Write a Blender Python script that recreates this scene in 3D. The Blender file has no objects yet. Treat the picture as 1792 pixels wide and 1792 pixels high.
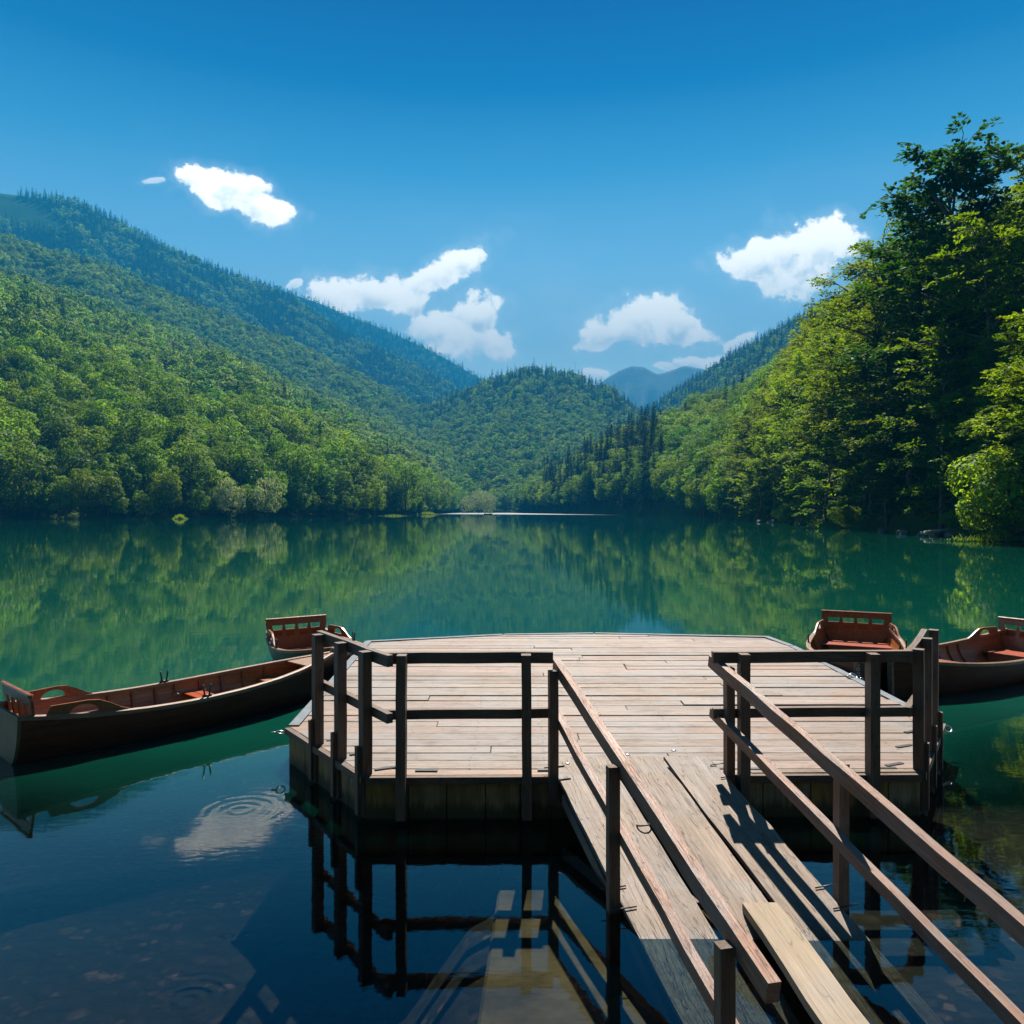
import bpy, bmesh, math, random
import numpy as np
from mathutils import Vector, Matrix, Euler

random.seed(7)
RNG = np.random.default_rng(11)
R = math.radians
C = bpy.context.scene.collection
H = 2.45            # eye height above the lake
F = 1344.0          # focal length in pixels of the 1792 px photograph
HZ = 893.0          # horizon row


def at(px, py, d):
    """the world point seen at a pixel of the photograph, d metres ahead"""
    return Vector(((px - 896) / F * d, d, H - (py - HZ) / F * d))


# ------------------------------------------------------------------ materials
class NT:
    def __init__(s, name):
        s.m = bpy.data.materials.new(name)
        s.m.use_nodes = True
        s.t = s.m.node_tree
        s.t.nodes.clear()
        s.out = s.t.nodes.new('ShaderNodeOutputMaterial')

    def n(s, typ, ins=None, **props):
        nd = s.t.nodes.new('ShaderNode' + typ)
        for k, v in props.items():
            setattr(nd, k, v)
        for k, v in (ins or {}).items():
            if isinstance(v, bpy.types.NodeSocket):
                s.t.links.new(v, nd.inputs[k])
            else:
                nd.inputs[k].default_value = v
        return nd

    def math(s, op, a, b=0.0, c=0.0, clamp=False):
        nd = s.n('Math', {0: a, 1: b, 2: c}, operation=op)
        nd.use_clamp = clamp
        return nd.outputs[0]

    def vmath(s, op, a, b=(0, 0, 0)):
        return s.n('VectorMath', {0: a, 1: b}, operation=op).outputs[0]

    def noise(s, vec, scale=5.0, detail=3.0, rough=0.55, dist=0.0):
        return s.n('TexNoise', {'Vector': vec, 'Scale': scale, 'Detail': detail, 'Roughness': rough, 'Distortion': dist})

    def mix(s, f, a, b, blend='MIX'):
        nd = s.n('Mix', data_type='RGBA', blend_type=blend)
        for i, v in ((0, f), (6, a), (7, b)):
            if isinstance(v, bpy.types.NodeSocket):
                s.t.links.new(v, nd.inputs[i])
            else:
                nd.inputs[i].default_value = v if i == 0 or len(v) == 4 else (*v, 1)
        return nd.outputs[2]

    def maprange(s, v, a, b, c=0.0, d=1.0, smooth=True):
        nd = s.n('MapRange', {0: v, 1: a, 2: b, 3: c, 4: d})
        if smooth:
            nd.interpolation_type = 'SMOOTHSTEP'
        return nd.outputs[0]

    def surf(s, sh):
        s.t.links.new(sh, s.out.inputs['Surface'])
        return s.m


def c4(c):
    return (*c, 1.0) if len(c) == 3 else c


def wood(name, light, dark, along=1.3, across=16.0, rough=0.65, axis=0, island=0.0, knots=0.0, crack=0.5, bump=0.25, wet=None, coat=0.0,
         stain=None, spec=0.3, weather=0.0, seam=0.0):
    w = NT(name)
    tc = w.n('TexCoord').outputs['Object']
    oi = w.n('ObjectInfo').outputs['Random']
    geo = w.n('NewGeometry')
    off = w.math('MULTIPLY', oi, 37.0)
    if island > 0:
        off = w.math('ADD', off, w.math('MULTIPLY', geo.outputs['Random Per Island'], 91.0))
    cb = w.n('CombineXYZ', {0: off, 1: off, 2: off}).outputs[0]
    sc = [across] * 3
    sc[axis] = along
    v = w.vmath('ADD', w.vmath('MULTIPLY', tc, tuple(sc)), cb)
    warp = w.noise(w.vmath('ADD', w.vmath('MULTIPLY', tc, tuple(x * .12 for x in sc)), cb), 1.5, 2).outputs['Color']
    v = w.vmath('ADD', v, w.vmath('MULTIPLY', warp, (1.5, 1.5, 1.5)))
    g1 = w.noise(v, 1.0, 6, 0.65).outputs['Fac']
    g2 = w.noise(v, 4.0, 4, 0.7).outputs['Fac']
    blot = w.noise(w.vmath('ADD', tc, cb), 1.6, 4, 0.6).outputs['Fac']
    f = w.math('ADD', w.math('MULTIPLY', g1, 0.75), w.math('MULTIPLY', g2, 0.35))
    f = w.maprange(f, 0.35, 0.75)
    col = w.mix(f, dark, light)
    col = w.mix(w.maprange(blot, 0.35, 0.7, 0.0, 0.55), col, tuple(x * .72 for x in light))
    ck = w.noise(w.vmath('MULTIPLY', v, (1.0, 1.0, 1.0)), 1.7, 2, 0.5).outputs['Fac']
    ckm = w.maprange(w.math('ABSOLUTE', w.math('SUBTRACT', ck, 0.5)), 0.0, 0.013, crack, 0.0)
    col = w.mix(ckm, col, tuple(x * .18 for x in dark))
    if island > 0:
        hs = w.n('HueSaturation', {'Hue': w.math('ADD', 0.485, w.math('MULTIPLY', geo.outputs['Random Per Island'], 0.03)),
                                   'Saturation': w.math('ADD', 0.75, w.math('MULTIPLY', w.math('FRACT', w.math('MULTIPLY', geo.outputs['Random Per Island'], 7.3)), 0.5)),
                                   'Value': w.math('ADD', 1 - island * .5, w.math('MULTIPLY', w.math('FRACT', w.math('MULTIPLY', geo.outputs['Random Per Island'], 13.7)), island)), 'Color': col})
        col = hs.outputs[0]
    if knots > 0:
        vo = w.n('TexVoronoi', {'Vector': w.vmath('ADD', w.vmath('MULTIPLY', tc, tuple(1.4 if i == axis else 4.0 for i in range(3))), cb), 'Scale': 1.0})
        km = w.maprange(vo.outputs['Distance'], 0.03, 0.13, knots, 0.0)
        col = w.mix(km, col, tuple(x * .35 for x in dark))
    if weather > 0:      # greyed patches, damp marks, trodden lighter lanes
        wp = w.vmath('MULTIPLY', geo.outputs['Position'], (0.8, 1.1, 1.0))
        wa = w.noise(wp, 1.3, 6, 0.68, 0.6).outputs['Fac']
        wb = w.noise(w.vmath('ADD', wp, (13, 5, 2)), 3.1, 6, 0.7, 0.4).outputs['Fac']
        wc = w.noise(w.vmath('ADD', v, (3, 8, 1)), 0.55, 5, 0.7).outputs['Fac']
        grey = sum(light) / 3
        col = w.mix(w.maprange(wa, 0.40, 0.66, 0.0, weather * .8), col, (grey * 1.05, grey, grey * .97))
        col = w.mix(w.maprange(wb, 0.52, 0.72, 0.0, weather), col, w.mix(1.0, col, (.48, .42, .36), 'MULTIPLY'))
        col = w.mix(w.maprange(wc, 0.54, 0.74, 0.0, weather), col, tuple(x * .8 for x in dark))
    if seam > 0:         # the joints between strakes
        sz_ = w.n('SeparateXYZ', {0: tc}).outputs[2]
        fz = w.math('FRACT', w.math('ADD', w.math('MULTIPLY', sz_, 1 / seam), w.math('MULTIPLY', w.math('SUBTRACT', blot, .5), .12)))
        sm = w.maprange(fz, 0.0, 0.10, 1.0, 0.0)
        col = w.mix(w.math('MULTIPLY', sm, .8), col, tuple(x * .3 for x in dark))
        stripe = w.math('FRACT', w.math('MULTIPLY', w.math('FLOOR', w.math('MULTIPLY', sz_, 1 / seam)), 0.377))
        col = w.mix(w.math('MULTIPLY', stripe, .35), col, tuple(x * .5 for x in light))
    ro = rough
    if stain:            # dirty, algae-covered boards near the waterline
        pz = w.n('SeparateXYZ', {0: geo.outputs['Position']}).outputs[2]
        zz = w.math('ADD', pz, w.math('MULTIPLY', w.math('SUBTRACT', g1, 0.5), 0.22))
        st = w.noise(w.vmath('MULTIPLY', geo.outputs['Position'], (9, 9, 1.2)), 1.0, 4, 0.6).outputs['Fac']
        col = w.mix(w.maprange(st, 0.42, 0.65, 0.0, 0.85), col, stain[0])
        col = w.mix(w.maprange(zz, 0.06, 0.16, 1.0, 0.0), col, stain[1])
    if wet is not None:  # soaked, darker wood just above and below the waterline
        pz = w.n('SeparateXYZ', {0: geo.outputs['Position']}).outputs[2]
        zz = w.math('ADD', pz, w.math('MULTIPLY', w.math('SUBTRACT', blot, 0.5), 0.12))
        wm = w.maprange(zz, wet - .02, wet + 0.03, 1.0, 0.0)
        col = w.mix(wm, col, w.mix(0.85, col, (0.12, 0.075, 0.032), 'MULTIPLY'))
        ro = w.math('SUBTRACT', rough, w.math('MULTIPLY', wm, rough * .25))
    bp = w.n('Bump', {'Strength': bump, 'Distance': 0.006, 'Height': w.math('SUBTRACT', f, ckm)}).outputs[0]
    p = w.n('BsdfPrincipled', {'Base Color': col, 'Roughness': ro, 'Normal': bp, 'Specular IOR Level': spec, 'Coat Weight': coat, 'Coat Roughness': 0.15})
    return w.surf(p.outputs[0])


def plain(name, col, rough=0.5, metal=0.0, var=0.25, scale=6.0, spec=0.4):
    w = NT(name)
    tc = w.n('TexCoord').outputs['Object']
    nz = w.noise(tc, scale, 5, 0.65).outputs['Fac']
    cc = w.mix(w.maprange(nz, 0.3, 0.7), tuple(x * (1 - var) for x in col), tuple(min(1, x * (1 + var)) for x in col))
    bp = w.n('Bump', {'Strength': 0.2, 'Distance': 0.01, 'Height': nz}).outputs[0]
    p = w.n('BsdfPrincipled', {'Base Color': cc, 'Roughness': rough, 'Metallic': metal, 'Normal': bp, 'Specular IOR Level': spec})
    return w.surf(p.outputs[0])


def leaf_mat(name, a, b, trans=0.5, tcol=(1.25, 1.15, 0.35), leafvar=0.6, hot=None):
    w = NT(name)
    oi = w.n('ObjectInfo').outputs['Random']
    isl = w.n('NewGeometry').outputs['Random Per Island']
    st_ = w.noise(w.vmath('MULTIPLY', w.n('ObjectInfo').outputs['Location'], (.016, .016, .016)), 1.0, 3, .6).outputs['Fac']
    col = w.mix(w.math('ADD', w.math('MULTIPLY', oi, .55), w.maprange(st_, .35, .65, 0, .45)), a, b)
    r2 = w.math('FRACT', w.math('MULTIPLY', oi, 17.3))
    val = w.math('MULTIPLY', w.math('ADD', 1 - leafvar * .5, w.math('MULTIPLY', isl, leafvar)), w.math('ADD', 0.62, w.math('MULTIPLY', r2, 0.76)))
    col = w.n('HueSaturation', {'Hue': w.math('ADD', 0.485, w.math('MULTIPLY', isl, 0.03)), 'Saturation': 1.0, 'Value': val, 'Color': col}).outputs[0]
    d = w.n('BsdfDiffuse', {'Color': col}).outputs[0]
    tr = w.n('BsdfTranslucent', {'Color': w.mix(1.0, col, tcol, 'MULTIPLY')}).outputs[0]
    m = w.n('MixShader', {0: trans, 1: d, 2: tr}).outputs[0]
    g = w.n('BsdfGlossy', {'Color': (0.7, 0.75, 0.8, 1), 'Roughness': 0.45}).outputs[0]
    lw = w.n('LayerWeight', {0: 0.25}).outputs['Facing']
    m2 = w.n('MixShader', {0: w.math('MULTIPLY', lw, 0.04), 1: m, 2: g}).outputs[0]
    return w.surf(m2)


M = {}
M['deck'] = wood('deck_wood', (0.232, 0.152, 0.106), (0.105, 0.066, 0.045), 1.1, 20, 0.6, 0, 0.5, 0.4, 0.7, 0.45, spec=0.4, weather=.85)
M['ramp'] = wood('weathered_plank', (0.24, 0.173, 0.117), (0.11, 0.074, 0.048), 1.1, 14, 0.6, 0, 0.25, 0.7, 0.75, 0.5, wet=0.015, weather=.75)
M['fresh'] = wood('pale_plank', (0.265, 0.20, 0.125), (0.175, 0.125, 0.075), 0.9, 12, 0.6, 0, 0, 0.4, 0.6, 0.3, weather=.4)
M['post'] = wood('dark_stained_timber', (0.165, 0.102, 0.066), (0.058, 0.036, 0.024), 1.5, 22, 0.6, 0, 0, 0.4, 0.8, 0.5, weather=.5)
M['rail'] = wood('brown_stained_rail', (0.31, 0.145, 0.082), (0.12, 0.056, 0.034), 1.2, 24, 0.5, 0, 0, 0.5, 0.8, 0.5, weather=.6)
M['fascia'] = wood('stained_pontoon_boards', (0.36, 0.235, 0.115), (0.15, 0.095, 0.05), 1.2, 12, 0.7, 2, 0.5, 0, 0.3, 0.4,
                   stain=((0.15, 0.10, 0.034), (0.05, 0.045, 0.018)))
M['core'] = plain('dark_pontoon', (0.02, 0.016, 0.011), 0.7)
M['edge'] = plain('weathered_metal_edge', (0.10, 0.12, 0.14), 0.75, 0.0)
M['steel'] = plain('galvanised_steel', (0.45, 0.46, 0.47), 0.35, 0.9)
M['iron'] = plain('dark_iron', (0.05, 0.05, 0.05), 0.45, 0.8)
M['hull'] = wood('tarred_hull', (0.135, 0.040, 0.018), (0.042, 0.014, 0.007), 0.8, 30, 0.5, 0, 0, 0, 0.4, 0.3, spec=0.15, seam=.115)
M['lining'] = wood('varnished_lining', (0.44, 0.138, 0.022), (0.18, 0.052, 0.009), 0.9, 20, 0.42, 0, 0, 0, 0.5, 0.3, coat=0.25, weather=.18, seam=.115)
M['seat'] = wood('red_varnished_seat', (0.42, 0.085, 0.032), (0.23, 0.046, 0.018), 1, 20, 0.4, 1, 0.2, 0, 0.5, 0.2, coat=0.3, weather=.2)
M['back'] = wood('varnished_backrest', (0.30, 0.088, 0.018), (0.12, 0.034, 0.009), 1, 22, 0.4, 1, 0, 0, 0.5, 0.2, coat=0.25, weather=.15)
M['gunwale'] = wood('worn_gunwale', (0.28, 0.16, 0.095), (0.13, 0.065, 0.038), 1, 26, 0.5, 0, 0, 0, 0.4, 0.3)
M['transom'] = plain('olive_transom_paint', (0.075, 0.078, 0.038), 0.6, 0, 0.25)
M['slab'] = plain('silty_concrete', (0.16, 0.112, 0.062), 0.9, 0, 0.45, 2.0)
M['rock'] = plain('grey_rock', (0.085, 0.08, 0.07), 0.85, 0, 0.4, 1.2)
M['bark'] = plain('tree_bark', (0.075, 0.062, 0.048), 0.9, 0, 0.4, 2.0)
M['drift'] = plain('bleached_driftwood', (0.34, 0.30, 0.25), 0.8, 0, 0.3, 3.0)
M['beech'] = leaf_mat('beech_leaves', (0.056, 0.145, 0.003), (0.135, 0.205, 0.003), 0.6, (2.0, 1.6, 0.15))
M['broad'] = leaf_mat('broadleaf_leaves', (0.050, 0.145, 0.004), (0.125, 0.200, 0.004), 0.55, (2.0, 1.7, 0.2))
M['conif'] = leaf_mat('conifer_needles', (0.014, 0.042, 0.018), (0.022, 0.055, 0.02), 0.22, (1.2, 1.2, 0.5))
M['shadebeech'] = leaf_mat('shade_painted_beech_leaves', (0.028, 0.090, 0.008), (0.048, 0.118, 0.008), 0.45, (1.7, 1.5, 0.3))  # same beech, the bank's shade painted in as darker, less translucent leaves
M['willow'] = leaf_mat('willow_leaves', (0.29, 0.37, 0.18), (0.32, 0.40, 0.21), 0.5, (1.2, 1.15, 0.6))
M['bush'] = leaf_mat('bank_shrub_leaves', (0.09, 0.19, 0.012), (0.15, 0.23, 0.015), 0.6, (1.9, 1.5, 0.3))
M['tuft'] = leaf_mat('lakeside_grass', (0.12, 0.21, 0.03), (0.17, 0.25, 0.04), 0.5, (1.4, 1.3, 0.4))


def forest_floor(name, a, b, sc=0.05):
    w = NT(name)
    p = w.n('NewGeometry').outputs['Position']
    nz = w.noise(p, sc, 6, 0.65).outputs['Fac']
    n2 = w.noise(p, sc * 9, 4, 0.65).outputs['Fac']
    f = w.maprange(w.math('ADD', w.math('MULTIPLY', nz, 0.6), w.math('MULTIPLY', n2, 0.4)), 0.35, 0.65)
    return w.surf(w.n('BsdfDiffuse', {'Color': w.mix(f, a, b)}).outputs[0])


M['floor'] = forest_floor('forest_floor', (0.018, 0.035, 0.010), (0.045, 0.07, 0.018))
M['far'] = forest_floor('distant_woods', (0.022, 0.05, 0.02), (0.04, 0.075, 0.025), 0.012)
M['alp'] = forest_floor('alpine_meadow', (0.12, 0.15, 0.11), (0.26, 0.27, 0.20), 0.004)
M['meadow'] = forest_floor('mountain_meadow', (0.10, 0.17, 0.05), (0.15, 0.20, 0.07), 0.01)

# ------------------------------------------------------------------ objects
used_names = set()


def tag(o, label, cat, group=None, kind=None):
    o['label'] = label
    if cat:
        o['category'] = cat
    if group:
        o['group'] = group
    if kind:
        o['kind'] = kind
    return o


def wm(o):
    return wm(o.parent) @ o.matrix_basis if o.parent else o.matrix_basis.copy()


def empty(name, loc=(0, 0, 0), rz=0.0, rot=None):
    o = bpy.data.objects.new(name, None)
    o.empty_display_size = 0.2
    o.location = loc
    o.rotation_euler = rot or (0, 0, rz)
    C.objects.link(o)
    return o


def link(name, me, parent=None, mw=None):
    o = bpy.data.objects.new(name, me)
    if parent is not None:
        o.parent = parent
        o.matrix_basis = (wm(parent).inverted() @ mw) if mw is not None else Matrix()
    elif mw is not None:
        o.matrix_basis = mw
    C.objects.link(o)
    return o


def mesh(name, vs, fs, m, smooth=False):
    me = bpy.data.meshes.new(name)
    me.from_pydata([tuple(v) for v in vs], [], [tuple(f) for f in fs])
    if m is not None:
        me.materials.append(m)
    if smooth:
        me.polygons.foreach_set('use_smooth', [True] * len(me.polygons))
    me.update()
    return me


def bm_mesh(name, bm, m, smooth=False):
    bmesh.ops.recalc_face_normals(bm, faces=bm.faces)
    me = bpy.data.meshes.new(name)
    bm.to_mesh(me)
    bm.free()
    me.materials.append(m)
    if smooth:
        me.polygons.foreach_set('use_smooth', [True] * len(me.polygons))
    return me


def add_box(bm, lo, hi, bevel=0.0, jit=0.0):
    vs = [bm.verts.new((x, y, z)) for x in (lo[0], hi[0]) for y in (lo[1], hi[1]) for z in (lo[2], hi[2])]
    if jit:
        for v in vs:
            v.co += Vector((random.uniform(-jit, jit), random.uniform(-jit, jit), random.uniform(-jit, jit)))
    fs = [bm.faces.new([vs[i] for i in q]) for q in ((0, 1, 3, 2), (4, 6, 7, 5), (0, 4, 5, 1), (2, 3, 7, 6), (0, 2, 6, 4), (1, 5, 7, 3))]
    if bevel:
        es = list({e for f in fs for e in f.edges})
        bmesh.ops.bevel(bm, geom=es, offset=bevel, segments=1, affect='EDGES', profile=0.5)


def beam(name, p0, p1, w, h, m, parent, up=(0, 0, 1), bevel=0.007, wob=0.004, bow=0.0):
    """a squared timber from p0 to p1 (world), w across, h along up; local X runs along it"""
    p0, p1 = Vector(p0), Vector(p1)
    x = (p1 - p0)
    L = x.length
    x.normalize()
    y = Vector(up).cross(x).normalized()
    z = x.cross(y)
    bm = bmesh.new()
    n = max(2, int(L / 0.3))
    rings = []
    for i in range(n + 1):
        t = i / n
        ox = (t - .5) * L
        dy, dz = random.uniform(-wob, wob), random.uniform(-wob, wob) + bow * math.sin(math.pi * t)
        rings.append([bm.verts.new((ox, dy + sy * w / 2, dz + sz * h / 2)) for sy, sz in ((-1, -1), (1, -1), (1, 1), (-1, 1))])
    long_edges = []
    for a, b in zip(rings, rings[1:]):
        for k in range(4):
            bm.faces.new((a[k], a[(k + 1) % 4], b[(k + 1) % 4], b[k]))
    bm.faces.new(rings[0][::-1])
    bm.faces.new(rings[-1])
    bm.edges.ensure_lookup_table()
    for e in bm.edges:
        if len(e.link_faces) == 2 and e.calc_face_angle(0) > 0.6:
            long_edges.append(e)
    bmesh.ops.bevel(bm, geom=long_edges, offset=bevel, segments=2, affect='EDGES', profile=0.6)
    me = bm_mesh(name, bm, m)
    mid = (p0 + p1) / 2
    mw = Matrix(((x.x, y.x, z.x, mid.x), (x.y, y.y, z.y, mid.y), (x.z, y.z, z.z, mid.z), (0, 0, 0, 1)))
    return link(name, me, parent, mw)


def tube(pts, radii, n=6, cap=True):
    vs, fs = [], []
    pts = [Vector(p) for p in pts]
    prev = Vector((1, 0.13, 0))
    for i, p in enumerate(pts):
        d = (pts[min(i + 1, len(pts) - 1)] - pts[max(i - 1, 0)]).normalized()
        a = (prev - d * prev.dot(d))
        if a.length < 1e-4:
            a = d.orthogonal()
        a.normalize()
        prev = a
        b = d.cross(a)
        for k in range(n):
            t = 2 * math.pi * k / n
            vs.append(p + (a * math.cos(t) + b * math.sin(t)) * radii[i])
    for i in range(len(pts) - 1):
        for k in range(n):
            fs.append((i * n + k, i * n + (k + 1) % n, (i + 1) * n + (k + 1) % n, (i + 1) * n + k))
    if cap:
        fs.append(tuple(range(n))[::-1])
        fs.append(tuple(range((len(pts) - 1) * n, len(pts) * n)))
    return vs, fs


def join(parts):
    vs, fs = [], []
    for v, f in parts:
        o = len(vs)
        vs += list(v)
        fs += [tuple(i + o for i in q) for q in f]
    return vs, fs


def torus(r, tr, n=20, k=7):
    vs, fs = [], []
    for i in range(n):
        a = 2 * math.pi * i / n
        for j in range(k):
            b = 2 * math.pi * j / k
            vs.append(Vector(((r + tr * math.cos(b)) * math.cos(a), (r + tr * math.cos(b)) * math.sin(a), tr * math.sin(b))))
    for i in range(n):
        for j in range(k):
            fs.append((i * k + j, ((i + 1) % n) * k + j, ((i + 1) % n) * k + (j + 1) % k, i * k + (j + 1) % k))
    return vs, fs


#@@TERRAIN
# ------------------------------------------------------------------ ground, lake bed and water
def bed_z(x, y):
    s = np.interp(y, [-30, -4, -1, 2.5, 4, 6, 7.5, 9, 13, 20, 40, 700, 760, 6000], [3.5, 0.9, 0.2, -0.40, -.36, -0.44, -.62, -1.0, -2.0, -4.5, -9, -9, -10, -12])
    k = np.clip((-.12 - x) / .8, 0, 1)
    return s - .62 * k * k * (3 - 2 * k) * np.clip((y - .5) / 2.5, 0, 1) * np.clip((30 - y) / 10, 0, 1)


def grid_sheet(name, xs, ys, zf, m):
    X, Y = np.meshgrid(xs, ys)
    Z = zf(X, Y)
    vs = np.stack([X, Y, Z], -1).reshape(-1, 3)
    nx = len(xs)
    fs = [(j * nx + i, j * nx + i + 1, (j + 1) * nx + i + 1, (j + 1) * nx + i) for j in range(len(ys) - 1) for i in range(nx - 1)]
    return link(name, mesh(name, vs, fs, m, True))


w = NT('pebbly_lake_bed')
pos = w.n('NewGeometry').outputs['Position']
jit = w.vmath('MULTIPLY', w.noise(pos, 5, 4).outputs['Color'], (0.16, 0.16, 0))
sel = w.noise(pos, 2.3, 4, .65).outputs['Fac']
vo = w.n('TexVoronoi', {'Vector': w.vmath('ADD', pos, jit), 'Scale': 6.5, 'Randomness': 1.0})
v2 = w.n('TexVoronoi', {'Vector': w.vmath('ADD', pos, jit), 'Scale': 14.0, 'Randomness': 1.0})
big = w.noise(pos, 0.8, 6, 0.66).outputs['Fac']


def pebble_ramp(vn):
    pc = w.n('ValToRGB', {0: w.n('SeparateColor', {0: vn.outputs['Color']}).outputs[0]})
    el = pc.color_ramp.elements
    el[0].color = (0.010, 0.010, 0.008, 1)
    el[1].color = (0.36, 0.25, 0.20, 1)
    for q, cc in ((0.45, (0.022, 0.019, 0.014, 1)), (0.72, (0.05, 0.038, 0.025, 1)), (0.88, (0.13, 0.075, 0.058, 1))):
        e_ = el.new(q)
        e_.color = cc
    return w.mix(w.maprange(vn.outputs['Distance'], 0.30, 0.70), pc.outputs[0], (0.007, 0.007, 0.005))


col = w.mix(w.maprange(sel, .44, .54), pebble_ramp(v2), pebble_ramp(vo))
col = w.mix(w.maprange(big, 0.42, 0.62, 0, 0.8), col, (0.018, 0.019, 0.009))
bp = w.n('Bump', {'Strength': 0.7, 'Distance': 0.04, 'Height': w.math('SUBTRACT', 1.0, vo.outputs['Distance'])}).outputs[0]
col = w.mix(1.0, col, (.60, .50, .48), 'MULTIPLY')
M['bed'] = w.surf(w.n('BsdfPrincipled', {'Base Color': col, 'Roughness': 0.9, 'Normal': bp}).outputs[0])
xs = np.array([-6000, -3000, -1200, -500, -200, -80, -40, -20, -10, -5, -3, -2, -1.4, -1.1, -.9, -.7, -.5, -.3, -.1, .1, .5, 1, 2, 3, 5, 10, 20, 40, 80, 200, 500, 1200, 3000, 6000.])
ys = np.array([-2500, -600, -120, -30, -12, -4, -1, 1, 2.5, 4, 6, 7.5, 9, 11, 13, 16, 20, 30, 40, 100, 300, 700, 760, 1500, 3000, 6200.])
o = grid_sheet('ground', xs, ys, lambda X, Y: bed_z(X, Y), M['bed'])
tag(o, 'pebbly ground running down under the clear shallow water', None, kind='structure')

# water: Fresnel mirror over clear shallows that turn murky green with depth
w = NT('lake_water')
pos = w.n('NewGeometry').outputs['Position']
sx = w.n('SeparateXYZ', {0: pos})
X_, Y_ = sx.outputs[0], sx.outputs[1]
near = w.maprange(Y_, 4, 30, 1.0, 0.0)
n1 = w.noise(w.vmath('MULTIPLY', pos, (1.0, 2.2, 1)), 1.1, 3, 0.55, 0.4).outputs['Fac']
n2 = w.noise(w.vmath('MULTIPLY', pos, (1.0, 2.6, 1)), 4.5, 3, 0.55).outputs['Fac']
n3 = w.noise(w.vmath('MULTIPLY', pos, (0.6, 1.0, 1)), 0.22, 3, 0.5).outputs['Fac']
patch = w.maprange(w.noise(w.vmath('MULTIPLY', pos, (0.25, 0.5, 1)), 0.5, 2).outputs['Fac'], 0.4, 0.65, 0.35, 1.0)
hgt = w.math('ADD', w.math('MULTIPLY', n1, 0.0021), w.math('MULTIPLY', w.math('MULTIPLY', n2, near), 0.0009))
hgt = w.math('MULTIPLY', hgt, patch)
hgt = w.math('ADD', hgt, w.math('MULTIPLY', n3, 0.003))
# rings spreading from a drop
dv = w.vmath('SUBTRACT', pos, (-2.22, 6.28, 0))
rr = w.n('VectorMath', {0: dv}, operation='LENGTH').outputs['Value']
env = w.math('MULTIPLY', w.maprange(rr, 0.02, 0.12, 0.5, 1.0), w.maprange(rr, 0.22, 0.52, 1.0, 0.0))
ring = w.math('MULTIPLY', w.math('SINE', w.math('MULTIPLY', rr, 62.0)), w.math('MULTIPLY', w.math('MULTIPLY', env, 0.00028), w.maprange(n1, .35, .6, .25, 1.0)))
hgt = w.math('ADD', hgt, ring)
# breeze ruffling the far end of the lake
bz = w.math('MULTIPLY', w.maprange(w.math('ADD', Y_, w.math('MULTIPLY', X_, .9)), 390, 500), w.maprange(Y_, 330, 420))
bp = w.n('Bump', {'Strength': 1.0, 'Distance': 1.0, 'Height': hgt}).outputs[0]
fr = w.n('Fresnel', {'IOR': 1.6, 'Normal': bp}).outputs[0]
gl = w.n('BsdfGlossy', {'Color': (1, 1, 1, 1), 'Roughness': w.math('MULTIPLY', bz, .16), 'Normal': bp}).outputs[0]
clear = w.n('BsdfTransparent', {'Color': (0.52, 0.58, 0.52, 1)}).outputs[0]
body = w.n('BsdfDiffuse', {'Color': (0.002, 0.05, 0.034, 1)}).outputs[0]
edge_n = w.noise(w.vmath('MULTIPLY', pos, (0.5, 0.5, 1)), 0.9, 3, 0.6).outputs['Fac']
yy = w.math('ADD', Y_, w.math('MULTIPLY', w.math('SUBTRACT', edge_n, 0.5), 2.0))
yy = w.math('SUBTRACT', yy, w.maprange(X_, 2.5, 6.0, 0.0, 0.9))
murk = w.maprange(yy, 5.4, 9.8, 0.0, 0.96)
under = w.n('MixShader', {0: murk, 1: clear, 2: body}).outputs[0]
ws = w.n('MixShader', {0: fr, 1: under, 2: gl}).outputs[0]
M['water'] = w.surf(ws)
o = link('lake', mesh('lake', [(-330, -1.2, 0), (330, -1.2, 0), (330, 765, 0), (-330, 765, 0)], [(0, 1, 2, 3)], M['water']))
tag(o, 'calm green lake mirroring the wooded hills', None, kind='structure')


# hills: a sheet lofted from a foot line to a ridge line
def resample(P, n):
    P = np.array([tuple(p) for p in P], float)
    seg = np.r_[0, np.cumsum(np.linalg.norm(np.diff(P, axis=0), axis=1))]
    t = np.linspace(0, 1, n) * (len(P) - 1)
    return np.stack([np.interp(t, np.arange(len(P)), P[:, k]) for k in range(3)], 1)


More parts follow.
